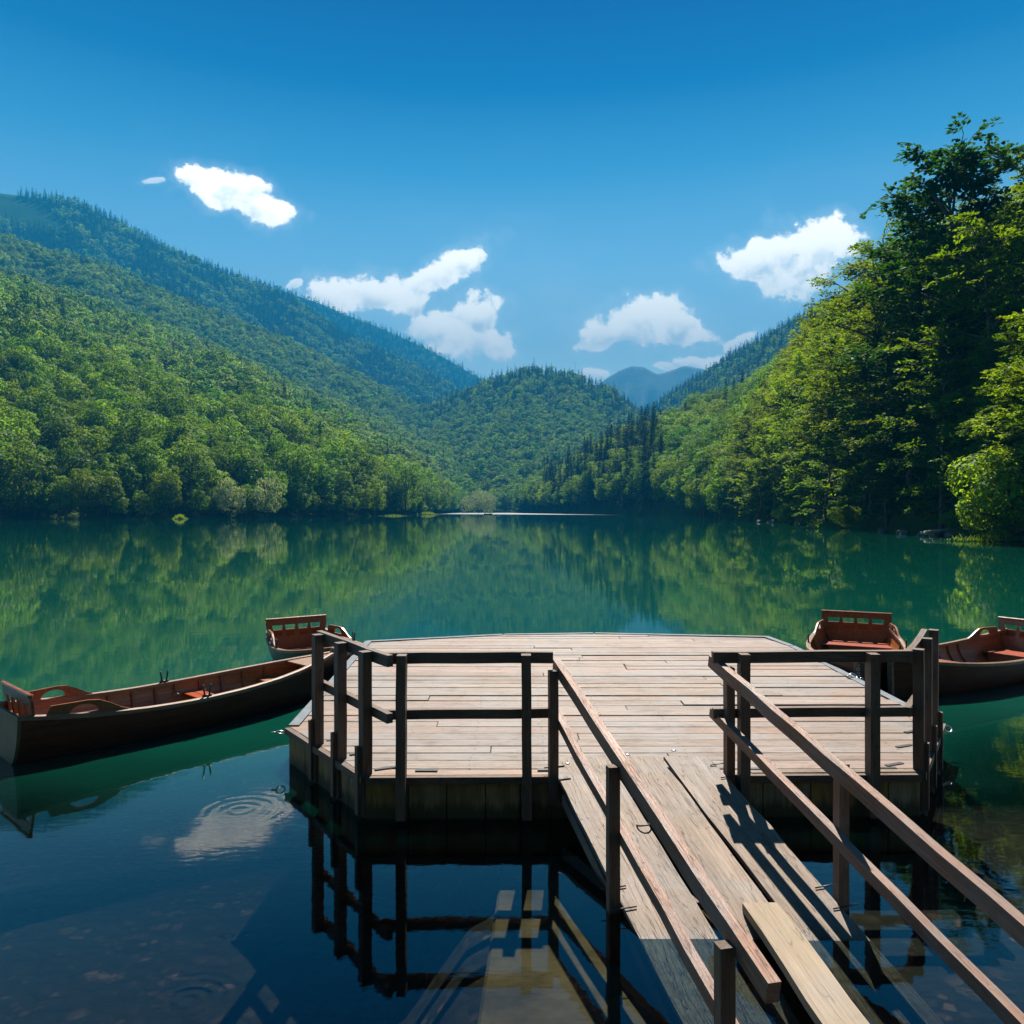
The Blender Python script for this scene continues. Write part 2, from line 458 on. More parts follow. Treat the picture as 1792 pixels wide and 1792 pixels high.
class Hill:
    def __init__(s, foot, ridge, power=1.0, bump=6.0, seed=0, n=64):
        s.F, s.R, s.p, s.b = resample(foot, n), resample(ridge, n), power, bump
        s.n = n
        g = np.random.default_rng(seed)
        s.ph = g.uniform(0, 6.28, 12)
        s.fq = g.uniform(2, 9, 12)

    def at(s, u, v):
        k = np.asarray(u) * (s.n - 1)
        i = np.arange(s.n)
        v = np.asarray(v, float)
        f = np.stack([np.interp(k, i, s.F[:, c]) for c in range(3)], -1)
        r = np.stack([np.interp(k, i, s.R[:, c]) for c in range(3)], -1)
        vc = np.clip(v, 0, 1)
        out = f + (r - f) * v[..., None]
        h = f[..., 2] + (r[..., 2] - f[..., 2]) * vc ** s.p
        nz = sum(np.sin(s.fq[j] * 2.2 * np.asarray(u) * 3 + s.ph[j]) * np.sin(s.fq[j + 6] * v + s.ph[j + 6]) for j in range(6)) / 2.4
        h = h + nz * s.b * np.sin(np.pi * np.clip(v, 0, 1))
        over = np.clip(v - 1, 0, 9)
        h = h - over * np.abs(r[..., 2] - f[..., 2]) * 0.9
        out[..., 2] = h
        return out

    def sheet(s, name, label, m, nu=90, nv=40, vmax=1.5):
        us = np.linspace(0, 1, nu)
        v_ = np.r_[[-0.06], np.linspace(0, vmax, nv)]
        U, V = np.meshgrid(us, v_)
        P = s.at(U, V)
        P[0, :, 2] -= 3.0
        vs = P.reshape(-1, 3)
        fs = [(j * nu + i, j * nu + i + 1, (j + 1) * nu + i + 1, (j + 1) * nu + i) for j in range(len(v_) - 1) for i in range(nu - 1)]
        return tag(link(name, mesh(name, vs, fs, m, True)), label, None, kind='structure')

    def scatter(s, spacing, rng, v0=0.02, v1=1.04):
        L = np.mean(np.linalg.norm(s.R - s.F, axis=1))
        out = []
        rows = max(2, int(L * (v1 - v0) / (spacing * .9)))
        for r in range(rows):
            v = v0 + (v1 - v0) * (r + .5) / rows
            line = s.F + (s.R - s.F) * v
            W = np.sum(np.linalg.norm(np.diff(line, axis=0), axis=1))
            d = np.r_[0, np.cumsum(np.linalg.norm(np.diff(line, axis=0), axis=1))]
            n = max(2, int(W / spacing))
            tt = (np.arange(n) + .5 + rng.uniform(-.38, .38, n)) / n * W
            u = np.interp(tt, d, np.linspace(0, 1, s.n))
            vv = v + rng.uniform(-.38, .38, n) * (v1 - v0) / rows
            out.append(np.stack([u, vv], 1))
        return np.concatenate(out)


hill_near = Hill([(-190, 90, 0), (-150, 160, 0), (-136, 200, 0), (-100, 232, 0), (-60, 312, 0), (-52, 490, 0), (-54, 720, 0)],
                 [at(-420, 450, 560), at(-200, 480, 620), at(0, 500, 700), at(250, 578, 820), at(450, 660, 930), at(620, 735, 1030), at(790, 800, 1120)], 0.95, 7, 1)
hill_spur = Hill([at(-420, 500, 800), at(0, 560, 900), at(200, 610, 950), at(400, 680, 1020), at(600, 765, 1080), at(800, 840, 1100), at(960, 885, 1100)],
                 [at(-420, 380, 1050), at(0, 425, 1150), at(200, 482, 1200), at(350, 548, 1280), at(520, 612, 1360), at(700, 703, 1480), at(880, 780, 1600)], 0.9, 10, 2)
hill_mid = Hill([(-120, 722, 0), (-70, 728, 0), (-20, 735, 0), (40, 735, 0), (110, 740, 0), (190, 780, 0)],
                [at(690, 740, 1480), at(800, 700, 1500), at(860, 672, 1500), at(930, 652, 1480), (at(1010, 668, 1450)), at(1070, 690, 1450), at(1120, 735, 1400), at(1220, 800, 1350)], 1.15, 12, 3)
hill_blue = Hill([at(-420, 560, 1500), at(0, 540, 1500), at(300, 610, 1600), at(500, 670, 1700), at(700, 740, 1800), at(880, 790, 1900)],
                 [at(-420, 300, 1950), at(-200, 318, 2000), at(0, 338, 2100), at(130, 355, 2150), at(200, 386, 2200), at(300, 441, 2250), at(400, 481, 2300), at(500, 518, 2350), at(600, 584, 2400), at(660, 614, 2440), at(750, 654, 2510), at(800, 684, 2560), at(870, 715, 2600)], 0.95, 16, 4)
hill_far = Hill([at(440, 620, 3000), at(600, 690, 3000), at(760, 740, 3000), at(900, 790, 3000)],
                [at(440, 490, 3600), at(520, 518, 3600), at(560, 531, 3600), at(600, 549, 3650), at(663, 573, 3680), at(753, 613, 3750), at(850, 668, 3800), at(930, 710, 3800)], 1.0, 20, 5)
hill_peak = Hill([at(960, 780, 4200), at(1300, 780, 4200)],
                 [at(980, 720, 5400), at(1040, 679, 5400), at(1062, 662, 5400), at(1085, 648, 5400), at(1105, 641, 5400), at(1125, 642, 5400), at(1150, 655, 5400), at(1168, 651, 5500), at(1198, 640, 5600), at(1232, 646, 5600), at(1280, 668, 5600), at(1340, 690, 5600)], 1.2, 30, 6)
hill_right = Hill([at(1090, 790, 1300), at(1250, 760, 1000), at(1400, 720, 800), at(1600, 640, 700), at(2100, 560, 640)],
                  [at(1080, 756, 1850), at(1135, 724, 1780), at(1200, 683, 1700), at(1280, 632, 1600), at(1350, 594, 1500), at(1420, 558, 1400), at(1600, 480, 1250), at(2100, 380, 1100)], 1.0, 10, 7)
bank = Hill([(30, 30, 0), (38, 50, 0), (43.5, 65, 0), (45.5, 81, 0), (50, 120, 0), (58, 180, 0), (71, 262, 0), (72, 312, 0), (56, 420, 0), (32, 540, 0), (12, 660, 0), (5, 715, 0)],
            [(105, 50, 34), (112, 70, 36), (116, 95, 38), (118, 130, 44), (130, 200, 58), at(1500, 590, 300), at(1430, 650, 380), at(1310, 722, 450), at(1200, 755, 490), at(1100, 792, 550), at(1010, 832, 650), at(945, 868, 735)], 0.8, 4, 8)

hill_near.sheet('hillside', 'broad wooded hillside rising from the dark shore', M['floor'])
hill_spur.sheet('hill_spur', 'second wooded slope behind the near hillside', M['floor'])
hill_mid.sheet('middle_hill', 'rounded wooded hill closing the far end of the lake', M['floor'])
hill_blue.sheet('mountain_ridge', 'long blue forested mountain ridge falling towards the lake', M['far'])
hill_far.sheet('distant_ridge', 'hazy blue ridge behind the long mountain ridge', M['far'])
hill_peak.sheet('distant_peaks', 'pale blue bare peaks in the gap at the end of the valley', M['alp'])
hill_right.sheet('valley_ridge', 'blue conifer ridge behind the sunny bank', M['far'])
hill_back = Hill([(-260, -26, 0.5), (-60, -16, 1.5), (60, -16, 1.5), (260, -26, 0.5)], [(-260, -130, 70), (-60, -110, 60), (60, -110, 60), (260, -130, 75)], .9, 4, 9)
hill_back.sheet('sky_blocking_slope', 'unseen wooded slope added behind the viewpoint to block the low sky', M['floor'])  # unseen, added to block low sky and darken boats and posts
bank.sheet('steep_bank', 'steep bank rising from the water under tall beeches', M['floor'])
#@@TREES
# ------------------------------------------------------------------ trees
def diamonds(cen, ax, sd, m, name, bend=0.0):
    """leaf-shaped quads: centres, half-length vectors and half-width vectors as n x 3 arrays -> mesh"""
    n = len(cen)
    nrm = np.cross(ax, sd)
    nrm /= np.maximum(np.linalg.norm(nrm, axis=1, keepdims=True), 1e-9)
    tip = cen + ax - nrm * np.linalg.norm(ax, axis=1, keepdims=True) * bend
    v = np.stack([cen - ax, cen - sd + ax * .1, tip, cen + sd + ax * .1], 1).reshape(-1, 3)
    me = bpy.data.meshes.new(name)
    me.vertices.add(4 * n)
    me.vertices.foreach_set('co', v.astype(np.float32).ravel())
    me.loops.add(4 * n)
    me.loops.foreach_set('vertex_index', np.arange(4 * n, dtype=np.int32))
    me.polygons.add(n)
    me.polygons.foreach_set('loop_start', np.arange(0, 4 * n, 4, dtype=np.int32))
    me.update(calc_edges=True)
    me.materials.append(m)
    return me


def unit(a):
    return a / np.maximum(np.linalg.norm(a, axis=-1, keepdims=True), 1e-9)


def spray_cloud(P, D, g, per=18, ln=1.3, wd=0.8, leaf=0.22, droop=0.25, tilt=0.3):
    """flat layered fans of leaves at points P heading D"""
    n = len(P)
    D = unit(D * np.array([1, 1, 0.6]) + g.normal(0, .1, (n, 3)))
    S = unit(np.cross(D, np.array([0, 0, 1.0])) + g.normal(0, .12, (n, 3)))
    s = g.uniform(0, 1, (n, per))
    width = np.sin(np.clip(s, 0.05, 1) * np.pi * .82 + .25)
    l = g.uniform(-1, 1, (n, per)) * width * wd
    sz = g.uniform(.75, 1.25, (n, 1))
    c = P[:, None] + D[:, None] * (s * ln * sz)[..., None] + S[:, None] * (l * sz)[..., None]
    c[..., 2] += -droop * (s ** 2) * ln * sz - 0.12 * np.abs(l) + g.normal(0, .06, (n, per))
    ax = unit(D[:, None] * 1.0 + S[:, None] * (np.sign(l) * .8)[..., None] + g.normal(0, tilt, (n, per, 3)))
    up = unit(np.array([0, 0, 1.0]) + g.normal(0, tilt, (n, per, 3)))
    sd = unit(np.cross(up, ax))
    k = leaf * g.uniform(.7, 1.3, (n, per, 1))
    return c.reshape(-1, 3), (ax * k).reshape(-1, 3), (sd * k * .55).reshape(-1, 3)


def beech(seed, Ht=26.0, Rc=6.5, limbs=26, low=0.1, sparse=1.0, m='beech', leaf=0.23, per=18):
    g = np.random.default_rng(seed)
    bend = g.normal(0, .5, (6, 2)).cumsum(0)
    tz = np.linspace(0, Ht * .93, 6)
    axis = lambda h: np.array([np.interp(h, tz, bend[:, 0]), np.interp(h, tz, bend[:, 1]), h])
    parts = [tube([axis(h) for h in tz], [0.42 * Ht / 26 * (1 - .93 * h / tz[-1]) + .03 for h in tz], 8)]
    P, D = [], []
    for i in range(limbs):
        f = (i + g.uniform(.1, .9)) / limbs
        h0 = Ht * (low + (.92 - low) * f)
        prof = .5 + .5 * math.sin(math.pi * (f * .86 + .08))
        L = Rc * prof * g.uniform(.62, 1.25)
        az = i * 2.4 + g.normal(0, .35)
        el = 0.12 + 1.0 * f ** 1.4 + g.normal(0, .16)
        d = np.array([math.cos(az) * math.cos(el), math.sin(az) * math.cos(el), math.sin(el)])
        base = axis(h0)
        K = 6
        pts = [base]
        for k in range(1, K + 1):
            d = unit(d + np.array([0, 0, -.07]) + g.normal(0, .10, 3))
            pts.append(pts[-1] + d * L / K)
        pts = np.array(pts)
        parts.append(tube(pts, [.13 * L / 6 * (1 - .85 * k / K) + .012 for k in range(K + 1)], 5))
        nsec = int(6 * L / 5) + 2
        for j in range(nsec):
            t = g.uniform(.22, 1.0) if j else 1.0
            p = np.array([np.interp(t * K, range(K + 1), pts[:, c]) for c in range(3)])
            side = 1 if j % 2 else -1
            dd = unit(np.array([d[0], d[1], 0]) + side * g.uniform(.3, 1.1) * np.array([-d[1], d[0], 0]) + np.array([0, 0, g.normal(.18, .28)]))
            l2 = L * .38 * g.uniform(.6, 1.2) * (1.15 - .5 * t)
            q = p + dd * l2
            if l2 > .8:
                parts.append(tube([p, (p + q) / 2 + g.normal(0, .08, 3), q], [.035, .025, .01], 4, False))
            for tt in np.arange(.25, 1.01, .26):
                P.append(p + dd * l2 * tt + g.normal(0, .12, 3))
                D.append(dd + g.normal(0, .45, 3))
    P, D = np.array(P), np.array(D)
    keep = g.uniform(0, 1, len(P)) < sparse
    P, D = P[keep], D[keep]
    c, a, s = spray_cloud(P, D, g, per, 1.35 * Rc / 6.5, .85 * Rc / 6.5, leaf)
    crown = diamonds(c, a, s, M[m], 'crown', .15)
    tv, tf = join(parts)
    return crown, mesh('trunk', tv, tf, M['bark'], True), Ht, Rc


def dome(seed, Ht=17.0, Rc=5.5, lobes=22, per=130, leaf=.34, m='broad', low=.12, weep=0.0, spread=.27):
    """a rounded crown of leaf clumps on a short trunk"""
    g = np.random.default_rng(seed)
    k = np.arange(lobes) + .5
    ph = np.arccos(1 - 1.75 * k / lobes)
    th = math.pi * (1 + 5 ** .5) * k
    zc, zh = Ht * (.5 + low * .5), Ht * (1 - low) * .5
    dirs = np.stack([np.cos(th) * np.sin(ph), np.sin(th) * np.sin(ph), np.cos(ph)], 1)
    cen = dirs * np.array([Rc * .74, Rc * .74, zh * .78]) * g.uniform(.62, 1.22, (lobes, 1)) + np.array([0, 0, zc]) + g.normal(0, Rc * .07, (lobes, 3))
    rad = Rc * spread * 1.35 * g.uniform(.6, 1.35, lobes)
    c, a, s = [], [], []
    for q in range(lobes):
        n = int(per * (rad[q] / (Rc * spread * 1.35)) ** 2)
        d = unit(g.normal(0, 1, (n, 3)) + dirs[q] * .55 + np.array([0, 0, .25]))
        p = cen[q] + d * rad[q] * g.uniform(.72, 1.08, (n, 1)) * np.array([1.08, 1.08, .85])
        p[:, 2] -= weep * g.uniform(0, 1, n) * rad[q]
        nm = unit(d * 1.0 + np.array([0, 0, .5]) + g.normal(0, .33, (n, 3)))
        ax = unit(np.cross(nm, g.normal(0, 1, (n, 3))))
        if weep:
            ax = unit(ax + np.array([0, 0, -weep * 1.5]))
        sd = unit(np.cross(nm, ax))
        kk = leaf * g.uniform(.7, 1.35, (n, 1))
        c.append(p), a.append(ax * kk), s.append(sd * kk * (.35 if weep else .62))
    crown = diamonds(np.concatenate(c), np.concatenate(a), np.concatenate(s), M[m], 'crown', .1)
    parts = [tube([(0, 0, -1.0), (g.normal(0, .1), g.normal(0, .1), Ht * .3), (g.normal(0, .3), g.normal(0, .3), Ht * .75)], [.30 * Ht / 17, .22 * Ht / 17, .06], 7)]
    for q in range(0, lobes, 2):
        parts.append(tube([(0, 0, Ht * g.uniform(.18, .45)), cen[q] * np.array([.5, .5, .9]), cen[q]], [.12, .08, .03], 5, False))
    tv, tf = join(parts)
    return crown, mesh('trunk', tv, tf, M['bark'], True), Ht, Rc


def conifer(seed, Ht=24.0, Rc=3.4, whorls=24, arms=9, per=9, leaf=.34, ragged=.2):
    g = np.random.default_rng(seed)
    c, a, s = [], [], []
    for i in range(whorls):
        f = (i + .5) / whorls
        z = Ht * (.06 + .93 * f)
        rr = Rc * (1 - f) ** .85 + .22
        for j in range(arms):
            az = 2 * math.pi * (j + g.uniform(-.3, .3)) / arms + i * .7
            L = rr * g.uniform(1 - ragged * 2, 1 + ragged)
            d = np.array([math.cos(az), math.sin(az), 0])
            t = g.uniform(.1, 1, per)
            p = np.array([0, 0, z + g.normal(0, .15)]) + d * (t * L)[:, None]
            p[:, 2] += -.28 * t * L + .12 * t ** 2 * L
            sdv = np.array([-d[1], d[0], 0])
            off = g.normal(0, .16, per) * L * t
            p += sdv * off[:, None]
            ax = unit(d * .9 + sdv * g.normal(0, .5, (per, 1)) + np.array([0, 0, -.35]) + g.normal(0, .15, (per, 3)))
            nm = unit(np.array([0, 0, 1.0]) + g.normal(0, .4, (per, 3)))
            sd = unit(np.cross(nm, ax))
            kk = leaf * g.uniform(.7, 1.3, (per, 1)) * (.55 + .45 * (1 - f))
            c.append(p), a.append(ax * kk), s.append(sd * kk * .5)
    crown = diamonds(np.concatenate(c), np.concatenate(a), np.concatenate(s), M['conif'], 'crown', .1)
    tv, tf = tube([(0, 0, -1), (0, 0, Ht * .5), (0, 0, Ht * .98)], [.30, .18, .02], 7)
    return crown, mesh('trunk', tv, tf, M['bark'], True), Ht, Rc


BEECH = [beech(101, 30, 7.5, 34), beech(102, 25, 6.8, 30), beech(103, 21, 6.5, 26, .06), beech(104, 33, 7.2, 36, .15), beech(105, 17, 5.8, 22, .04)]
OPEN_BEECH = beech(140, 30, 8.8, 34, .25, .95)
SHADE_BEECH = [beech(151, 33, 7.4, 58, .06, 1, 'shadebeech', .25, 20), beech(152, 24, 7.0, 44, .03, 1, 'shadebeech', .25, 20)]
DOME = [dome(201 + i, Ht=h, Rc=r, lobes=l) for i, (h, r, l) in enumerate([(17, 5.5, 22), (19, 6.2, 26), (15, 5.4, 20), (21, 5.8, 26), (16, 6.4, 24), (20, 5.0, 22)])]
BIGDOME = [dome(231 + i, Ht=h, Rc=r, lobes=l, per=130, leaf=.34, spread=.24, low=.04) for i, (h, r, l) in enumerate([(21, 7.0, 32), (18, 6.2, 28), (24, 6.8, 34), (16, 6.6, 28)])]
CONIF = [conifer(301, 25, 4.3, 26, 11, 12, .42), conifer(302, 22, 3.8, 24, 11, 12, .42), conifer(303, 28, 4.6, 28, 11, 12, .42)]
WILLOW = [dome(401, 13, 6, 20, 150, .42, 'willow', .02, .55), dome(402, 17, 13, 34, 130, .62, 'willow', .0, .35), dome(403, 9, 4.2, 16, 130, .36, 'willow', .02, .5)]
FARD = [dome(501 + i, Ht=h, Rc=r, lobes=13, per=60, leaf=.62) for i, (h, r) in enumerate([(17, 5.6), (19, 5.4), (15, 6.0), (18, 6.2)])]
FARC = [conifer(551 + i, h, r * 1.25, 13, 8, 5, .95) for i, (h, r) in enumerate([(24, 3.4), (28, 3.8), (20, 3.0)])]
TINYD = [dome(571 + i, Ht=h, Rc=r, lobes=9, per=20, leaf=1.3) for i, (h, r) in enumerate([(18, 6.5), (20, 6.0)])]
TINYC = [conifer(581 + i, h, r * 1.25, 10, 7, 3, 1.5) for i, (h, r) in enumerate([(24, 4.0), (29, 4.4)])]


def place(proto, name, loc, sc, rz, label, cat, group=None):
    """one tree of its own: an Empty at its foot with a crown and a trunk"""
    e = bpy.data.objects.new(name, None)
    e.empty_display_size = 1
    e.location = loc
    e.rotation_euler = (random.gauss(0, .02), random.gauss(0, .02), rz)
    e.scale = sc if hasattr(sc, '__len__') else (sc,) * 3
    C.objects.link(e)
    for nm, me in (('crown', proto[0]), ('trunk', proto[1])):
        k = bpy.data.objects.new(nm, me)
        k.parent = e
        C.objects.link(k)
    tag(e, label, cat, group)
    return e


def inview(P, margin=1.18):
    return (P[:, 1] > 5) & (np.abs(P[:, 0]) < P[:, 1] * .6667 * margin + 12)


# ---- trees that single themselves out
solo = []   # (x, y, radius) kept clear of the scattered ones


def hero(proto, px, foot_y, d, Ht, label, kind='broadleaf_tree', cat='tree', wid=1.0, z=None):
    x = (px - 896) / F * d
    zz = z if z is not None else foot_y
    s = Ht / proto[2]
    solo.append((x, d, proto[3] * s * wid * .8))
    return place(proto, kind, (x, d, zz), (s * wid, s * wid, s), random.uniform(0, 6.28), label, cat)


hero(OPEN_BEECH, 1520, 8.0, 112, 32, 'tall open beech with bare forking limbs standing out against the cloud', wid=1.05)
hero(SHADE_BEECH[0], 1695, 5.0, 88, 38.5, 'tallest shade-darkened beech on the bank, its top above all the others', wid=1.05)
hero(BEECH[3], 1790, 4.0, 82, 36.5, 'huge lighter green beech at the edge of the photo beside the tallest beech', wid=1.05)
hero(SHADE_BEECH[1], 1610, 6.0, 104, 33.5, 'tall beech between the forking one and the tallest one')
hero(SHADE_BEECH[1], 1745, 1.5, 80, 22, 'shade-darkened beech at the water below the tallest beech', wid=1.1)
hero(SHADE_BEECH[1], 1690, 1.2, 82, 17, 'lower shade-darkened beech behind the bleached driftwood', wid=1.2)
hero(BEECH[1], 1590, 2.0, 92, 25, 'beech with flat tiers of sunlit sprays below the tallest beech')
hero(BEECH[2], 1500, 2.0, 106, 20, 'bright yellow-green beech below the forking one')
hero(BEECH[2], 1415, 1.0, 135, 20, 'wide yellow-green beech leaning over the water from the bank')
hero(BEECH[0], 1450, 5.0, 128, 25, 'full rounded bright beech beside the forking one, its crown reaching towards the lake', wid=1.1)
hero(BEECH[4], 1440, 0.8, 104, 11, 'low bright beech with sprays almost touching the water')
hero(BEECH[4], 1330, 0.8, 168, 17, 'broad low beech in sun at the water beyond the bank')
hero(WILLOW[0], 402, 0.2, 246, 11.5, 'pale grey-green willow drooping to the dark shore', 'willow_tree', 'willow', wid=1.0)
hero(WILLOW[2], 468, 0.2, 252, 14, 'slim silvery willow just beyond the pale drooping willow', 'willow_tree', 'willow', wid=.8)
hero(WILLOW[1], 838, 0.1, 640, 17, 'wide round pale willow alone at the far end of the lake', 'willow_tree', 'willow', wid=1.05)
hero(BIGDOME[2], 156, 3, 236, 27, 'light green round-topped tree standing out of the shore trees')
hero(BIGDOME[0], 620, 1.0, 318, 24, 'big round tree where the near shore ends in a point')
hero(BIGDOME[1], 655, 0.4, 306, 13, 'small bright round tree at the tip of the wooded point')
hero(BIGDOME[2], 710, 1.2, 372, 26, 'tall rounded tree behind the tip of the wooded point', wid=1.1)
hero(CONIF[0], 1013, 1.5, 640, 62 * .5, 'dark pointed conifer where the sunny bank ends at the lake head', 'conifer_tree', 'conifer')
hero(CONIF[2], 1268, 52, 430, 25, 'dark conifer on the skyline, tallest of three close together', 'conifer_tree', 'conifer')
hero(CONIF[1], 1283, 54, 432, 22, 'dark conifer on the skyline, middle one of three close together', 'conifer_tree', 'conifer')
hero(CONIF[1], 1300, 62, 440, 21, 'dark conifer on the skyline, highest up the slope of three', 'conifer_tree', 'conifer')

# ---- scattered trees: candidates, then the ones that show largest become things
cand = []   # x, y, z, proto table, proto index, scale xy, scale z, conifer?, zone


def clear_of_solo(P):
    ok = np.ones(len(P), bool)
    for x, y, r in solo:
        ok &= (P[:, 0] - x) ** 2 + (P[:, 1] - y) ** 2 > r * r
    return ok


def add(P, table, zone, smin, smax, rng, con=False):
    P = P[inview(P)]
    P = P[clear_of_solo(P)]
    for p in P:
        s = rng.uniform(smin, smax)
        cand.append((p[0], p[1], p[2] - .4, table, int(rng.integers(len(globals()[table]))), s * rng.uniform(.92, 1.12), s, con, zone))


g = RNG
# the sunny bank
uv = bank.scatter(7.5, g, 0.015, 1.1)
P = bank.at(uv[:, 0], uv[:, 1])
dist = P[:, 1]
cn = (g.uniform(0, 1, len(P)) < np.where((np.abs(P[:, 0] / P[:, 1] - .12) < .078) & (dist > 360), np.where(uv[:, 1] < .6, .46, .40), .012)) & (dist > 200)
nearm = (dist < 230) & ~cn
add(P[nearm], 'BEECH', 'bank', .66, .92, g)
add(P[(dist >= 230) & ~cn], 'BIGDOME', 'bank', .75, 1.05, g)
add(P[cn], 'CONIF', 'bank', .85, 1.25, g, True)
# undergrowth row right at the water
uv = np.stack([np.linspace(0.1, .62, 75) + g.uniform(-.004, .004, 75), g.uniform(.0, .03, 75)], 1)
P = bank.at(uv[:, 0], uv[:, 1])
P[:, 0] -= g.uniform(0, 2.0, len(P))
P[:, 2] = np.maximum(P[:, 2], .5)
add(P[P[:, 1] < 230], 'BEECH', 'bank', .35, .62, g)
add(P[P[:, 1] >= 230], 'BIGDOME', 'bank', .45, .75, g)
# near hillside
uv = hill_near.scatter(10.6, g, 0.004, 1.03)
P = hill_near.at(uv[:, 0], uv[:, 1])
dist = np.linalg.norm(P[:, :2], axis=1)
shore = uv[:, 1] < .05
mid_ = (~shore) & (dist < 430)
add(P[shore], 'BIGDOME', 'shore', .85, 1.2, g)
add(P[mid_], 'DOME', 'slope', .68, 1.32, g)
add(P[~shore & ~mid_], 'FARD', 'slope', .62, 1.25, g)
uv = np.stack([np.linspace(0.1, .99, 85) + g.uniform(-.004, .004, 85), g.uniform(-.006, .006, 85)], 1)
P = hill_near.at(uv[:, 0], uv[:, 1])
P[:, 2] = .6
add(P, 'BIGDOME', 'shore', .35, .75, g)


def wood_on(hill, spacing, broad, con, frac, zone, s0=.8, s1=1.2, v1=1.03):
    uv = hill.scatter(spacing, g, 0.0, v1)
    P = hill.at(uv[:, 0], uv[:, 1])
    c_ = g.uniform(0, 1, len(P)) < frac(uv[:, 0], uv[:, 1])
    add(P[~c_], broad, zone, s0, s1, g)
    add(P[c_], con, zone, s0, s1, g, True)


patchy = lambda u, v, k: .5 + .5 * np.sin(u * 31 * k + 3 * np.sin(v * 9 + k)) * np.sin(v * 17 + u * 9 * k)
wood_on(hill_spur, 11.5, 'FARD', 'FARC', lambda u, v: np.clip((v - .72) * 1.2, 0.02, .5) * patchy(u, v, 1.3), 'spur')
wood_on(hill_mid, 11.0, 'FARD', 'FARC', lambda u, v: np.clip((v - .55) * 2.6, 0.01, .9) * (.45 + .55 * patchy(u, v, 1)), 'mid')
_b = len(cand)
wood_on(hill_blue, 15, 'TINYD', 'TINYC', lambda u, v: np.clip(.18 + .75 * (patchy(u, v, 1.7) > .42) + (v > .9) * .35, 0, .93), 'ridge', .85, 1.2)
# the clearing high on the mountain ridge
keepers = []
for k, q in enumerate(cand):
    if k >= _b:
        px, py = 896 + q[0] / q[1] * F, HZ - (q[2] - H) / q[1] * F
        if ((px - 30) / 90) ** 2 + ((py - 372 - (px - 30) * .3) / 22) ** 2 < 1 or ((px + 60) / 90) ** 2 + ((py - 345) / 30) ** 2 < 1:
            continue
    keepers.append(q)
cand = keepers
wood_on(hill_right, 12, 'FARD', 'FARC', lambda u, v: np.clip(.35 + .5 * v, 0, .92), 'ridge', .9, 1.25)
wood_on(hill_far, 26, 'TINYD', 'TINYC', lambda u, v: .75 + 0 * v, 'ridge', 1.0, 1.4)

uv = hill_near.scatter(46, g, .03, 1.0)
add(hill_near.at(uv[:, 0], uv[:, 1]), 'CONIF', 'hillcon', .75, 1.05, g, True)

# how much of each tree the photograph shows: painted back to front into a small buffer
B = 512
buf = -np.ones((B, B), np.int32)
order = sorted(range(len(cand)), key=lambda i: -cand[i][1])
for i in order:
    x, y, z, tb, pi, sxy, sz, con, zone = cand[i]
    pr = globals()[tb][pi]
    k = F / y * B / 1792
    cx, cy0, cy1 = B / 2 + x * k, (HZ / 1792) * B - (z + pr[2] * sz - H) * k, (HZ / 1792) * B - (z - H) * k
    rx = pr[3] * sxy * k * (.6 if con else .9)
    x0, x1, y0, y1 = int(cx - rx), int(cx + rx + 1), int(cy0), int(cy1 + 1)
    x0, x1, y0, y1 = max(0, x0), min(B, x1), max(0, y0), min(B, y1)
    if x0 < x1 and y0 < y1:
        yy_, xx_ = np.mgrid[y0:y1, x0:x1] + .5
        m_ = ((xx_ - cx) / max(rx, .5)) ** 2 + ((yy_ - (cy0 + cy1) / 2) / max((cy1 - cy0) / 2, .5)) ** 2 < 1.15
        sub = buf[y0:y1, x0:x1]
        sub[m_] = i
area = np.bincount(buf[buf >= 0].ravel(), minlength=len(cand))
rank = lambda con, n: set(sorted((i for i in range(len(cand)) if cand[i][7] == con and area[i] > 0), key=lambda i: -area[i])[:n])
big = rank(False, 284) | rank(True, 120)
#@@LABELS
LAB = {
    ('bank', False): ('smaller leafy tree filling the wall of foliage on the sunny bank', 'beeches on the sunny steep bank'),
    ('bank', True): ('smaller dark conifer among lighter trees on the sunny bank', 'conifers among the trees of the sunny bank'),
    ('shore', False): ('smaller rounded tree in the row along the foot of the broad hillside', 'trees along the foot of the broad hillside'),
    ('slope', False): ('round green crown in the closed canopy of the broad hillside', 'trees in the canopy of the broad hillside'),
    ('hillcon', True): ('small dark conifer among the round crowns of the broad hillside', 'conifers scattered on the broad hillside'),
    ('spur', False): ('small bluish tree on the second slope behind the hillside', 'trees on the second slope'),
    ('spur', True): ('small dark conifer on the second slope behind the hillside', 'conifers on the second slope'),
    ('mid', False): ('small round tree on the hill closing the far end of the lake', 'trees on the hill at the lake head'),
    ('mid', True): ('small dark conifer near the top of the hill at the lake head', 'conifers on the hill at the lake head'),
    ('ridge', False): ('tiny round tree on the hazy blue mountain ridges', 'trees on the blue ridges'),
    ('ridge', True): ('tiny conifer spike on the hazy blue mountain ridges', 'conifers on the blue ridges'),
}
ORD = ('first', 'second', 'third', 'fourth', 'fifth', 'sixth', 'seventh', 'eighth', 'ninth', 'tenth')
pxof = lambda i: 896 + cand[i][0] / cand[i][1] * F
OWN = {}


def single(sel, n, text, rev=False):
    """the n that show largest of a stretch, counted along it, get a label each"""
    ids = sorted((i for i in big if sel(i) and i not in OWN), key=lambda i: -area[i])[:n]
    for k, i in enumerate(sorted(ids, key=lambda i: -pxof(i) if rev else pxof(i))):
        OWN[i] = text % ORD[k]


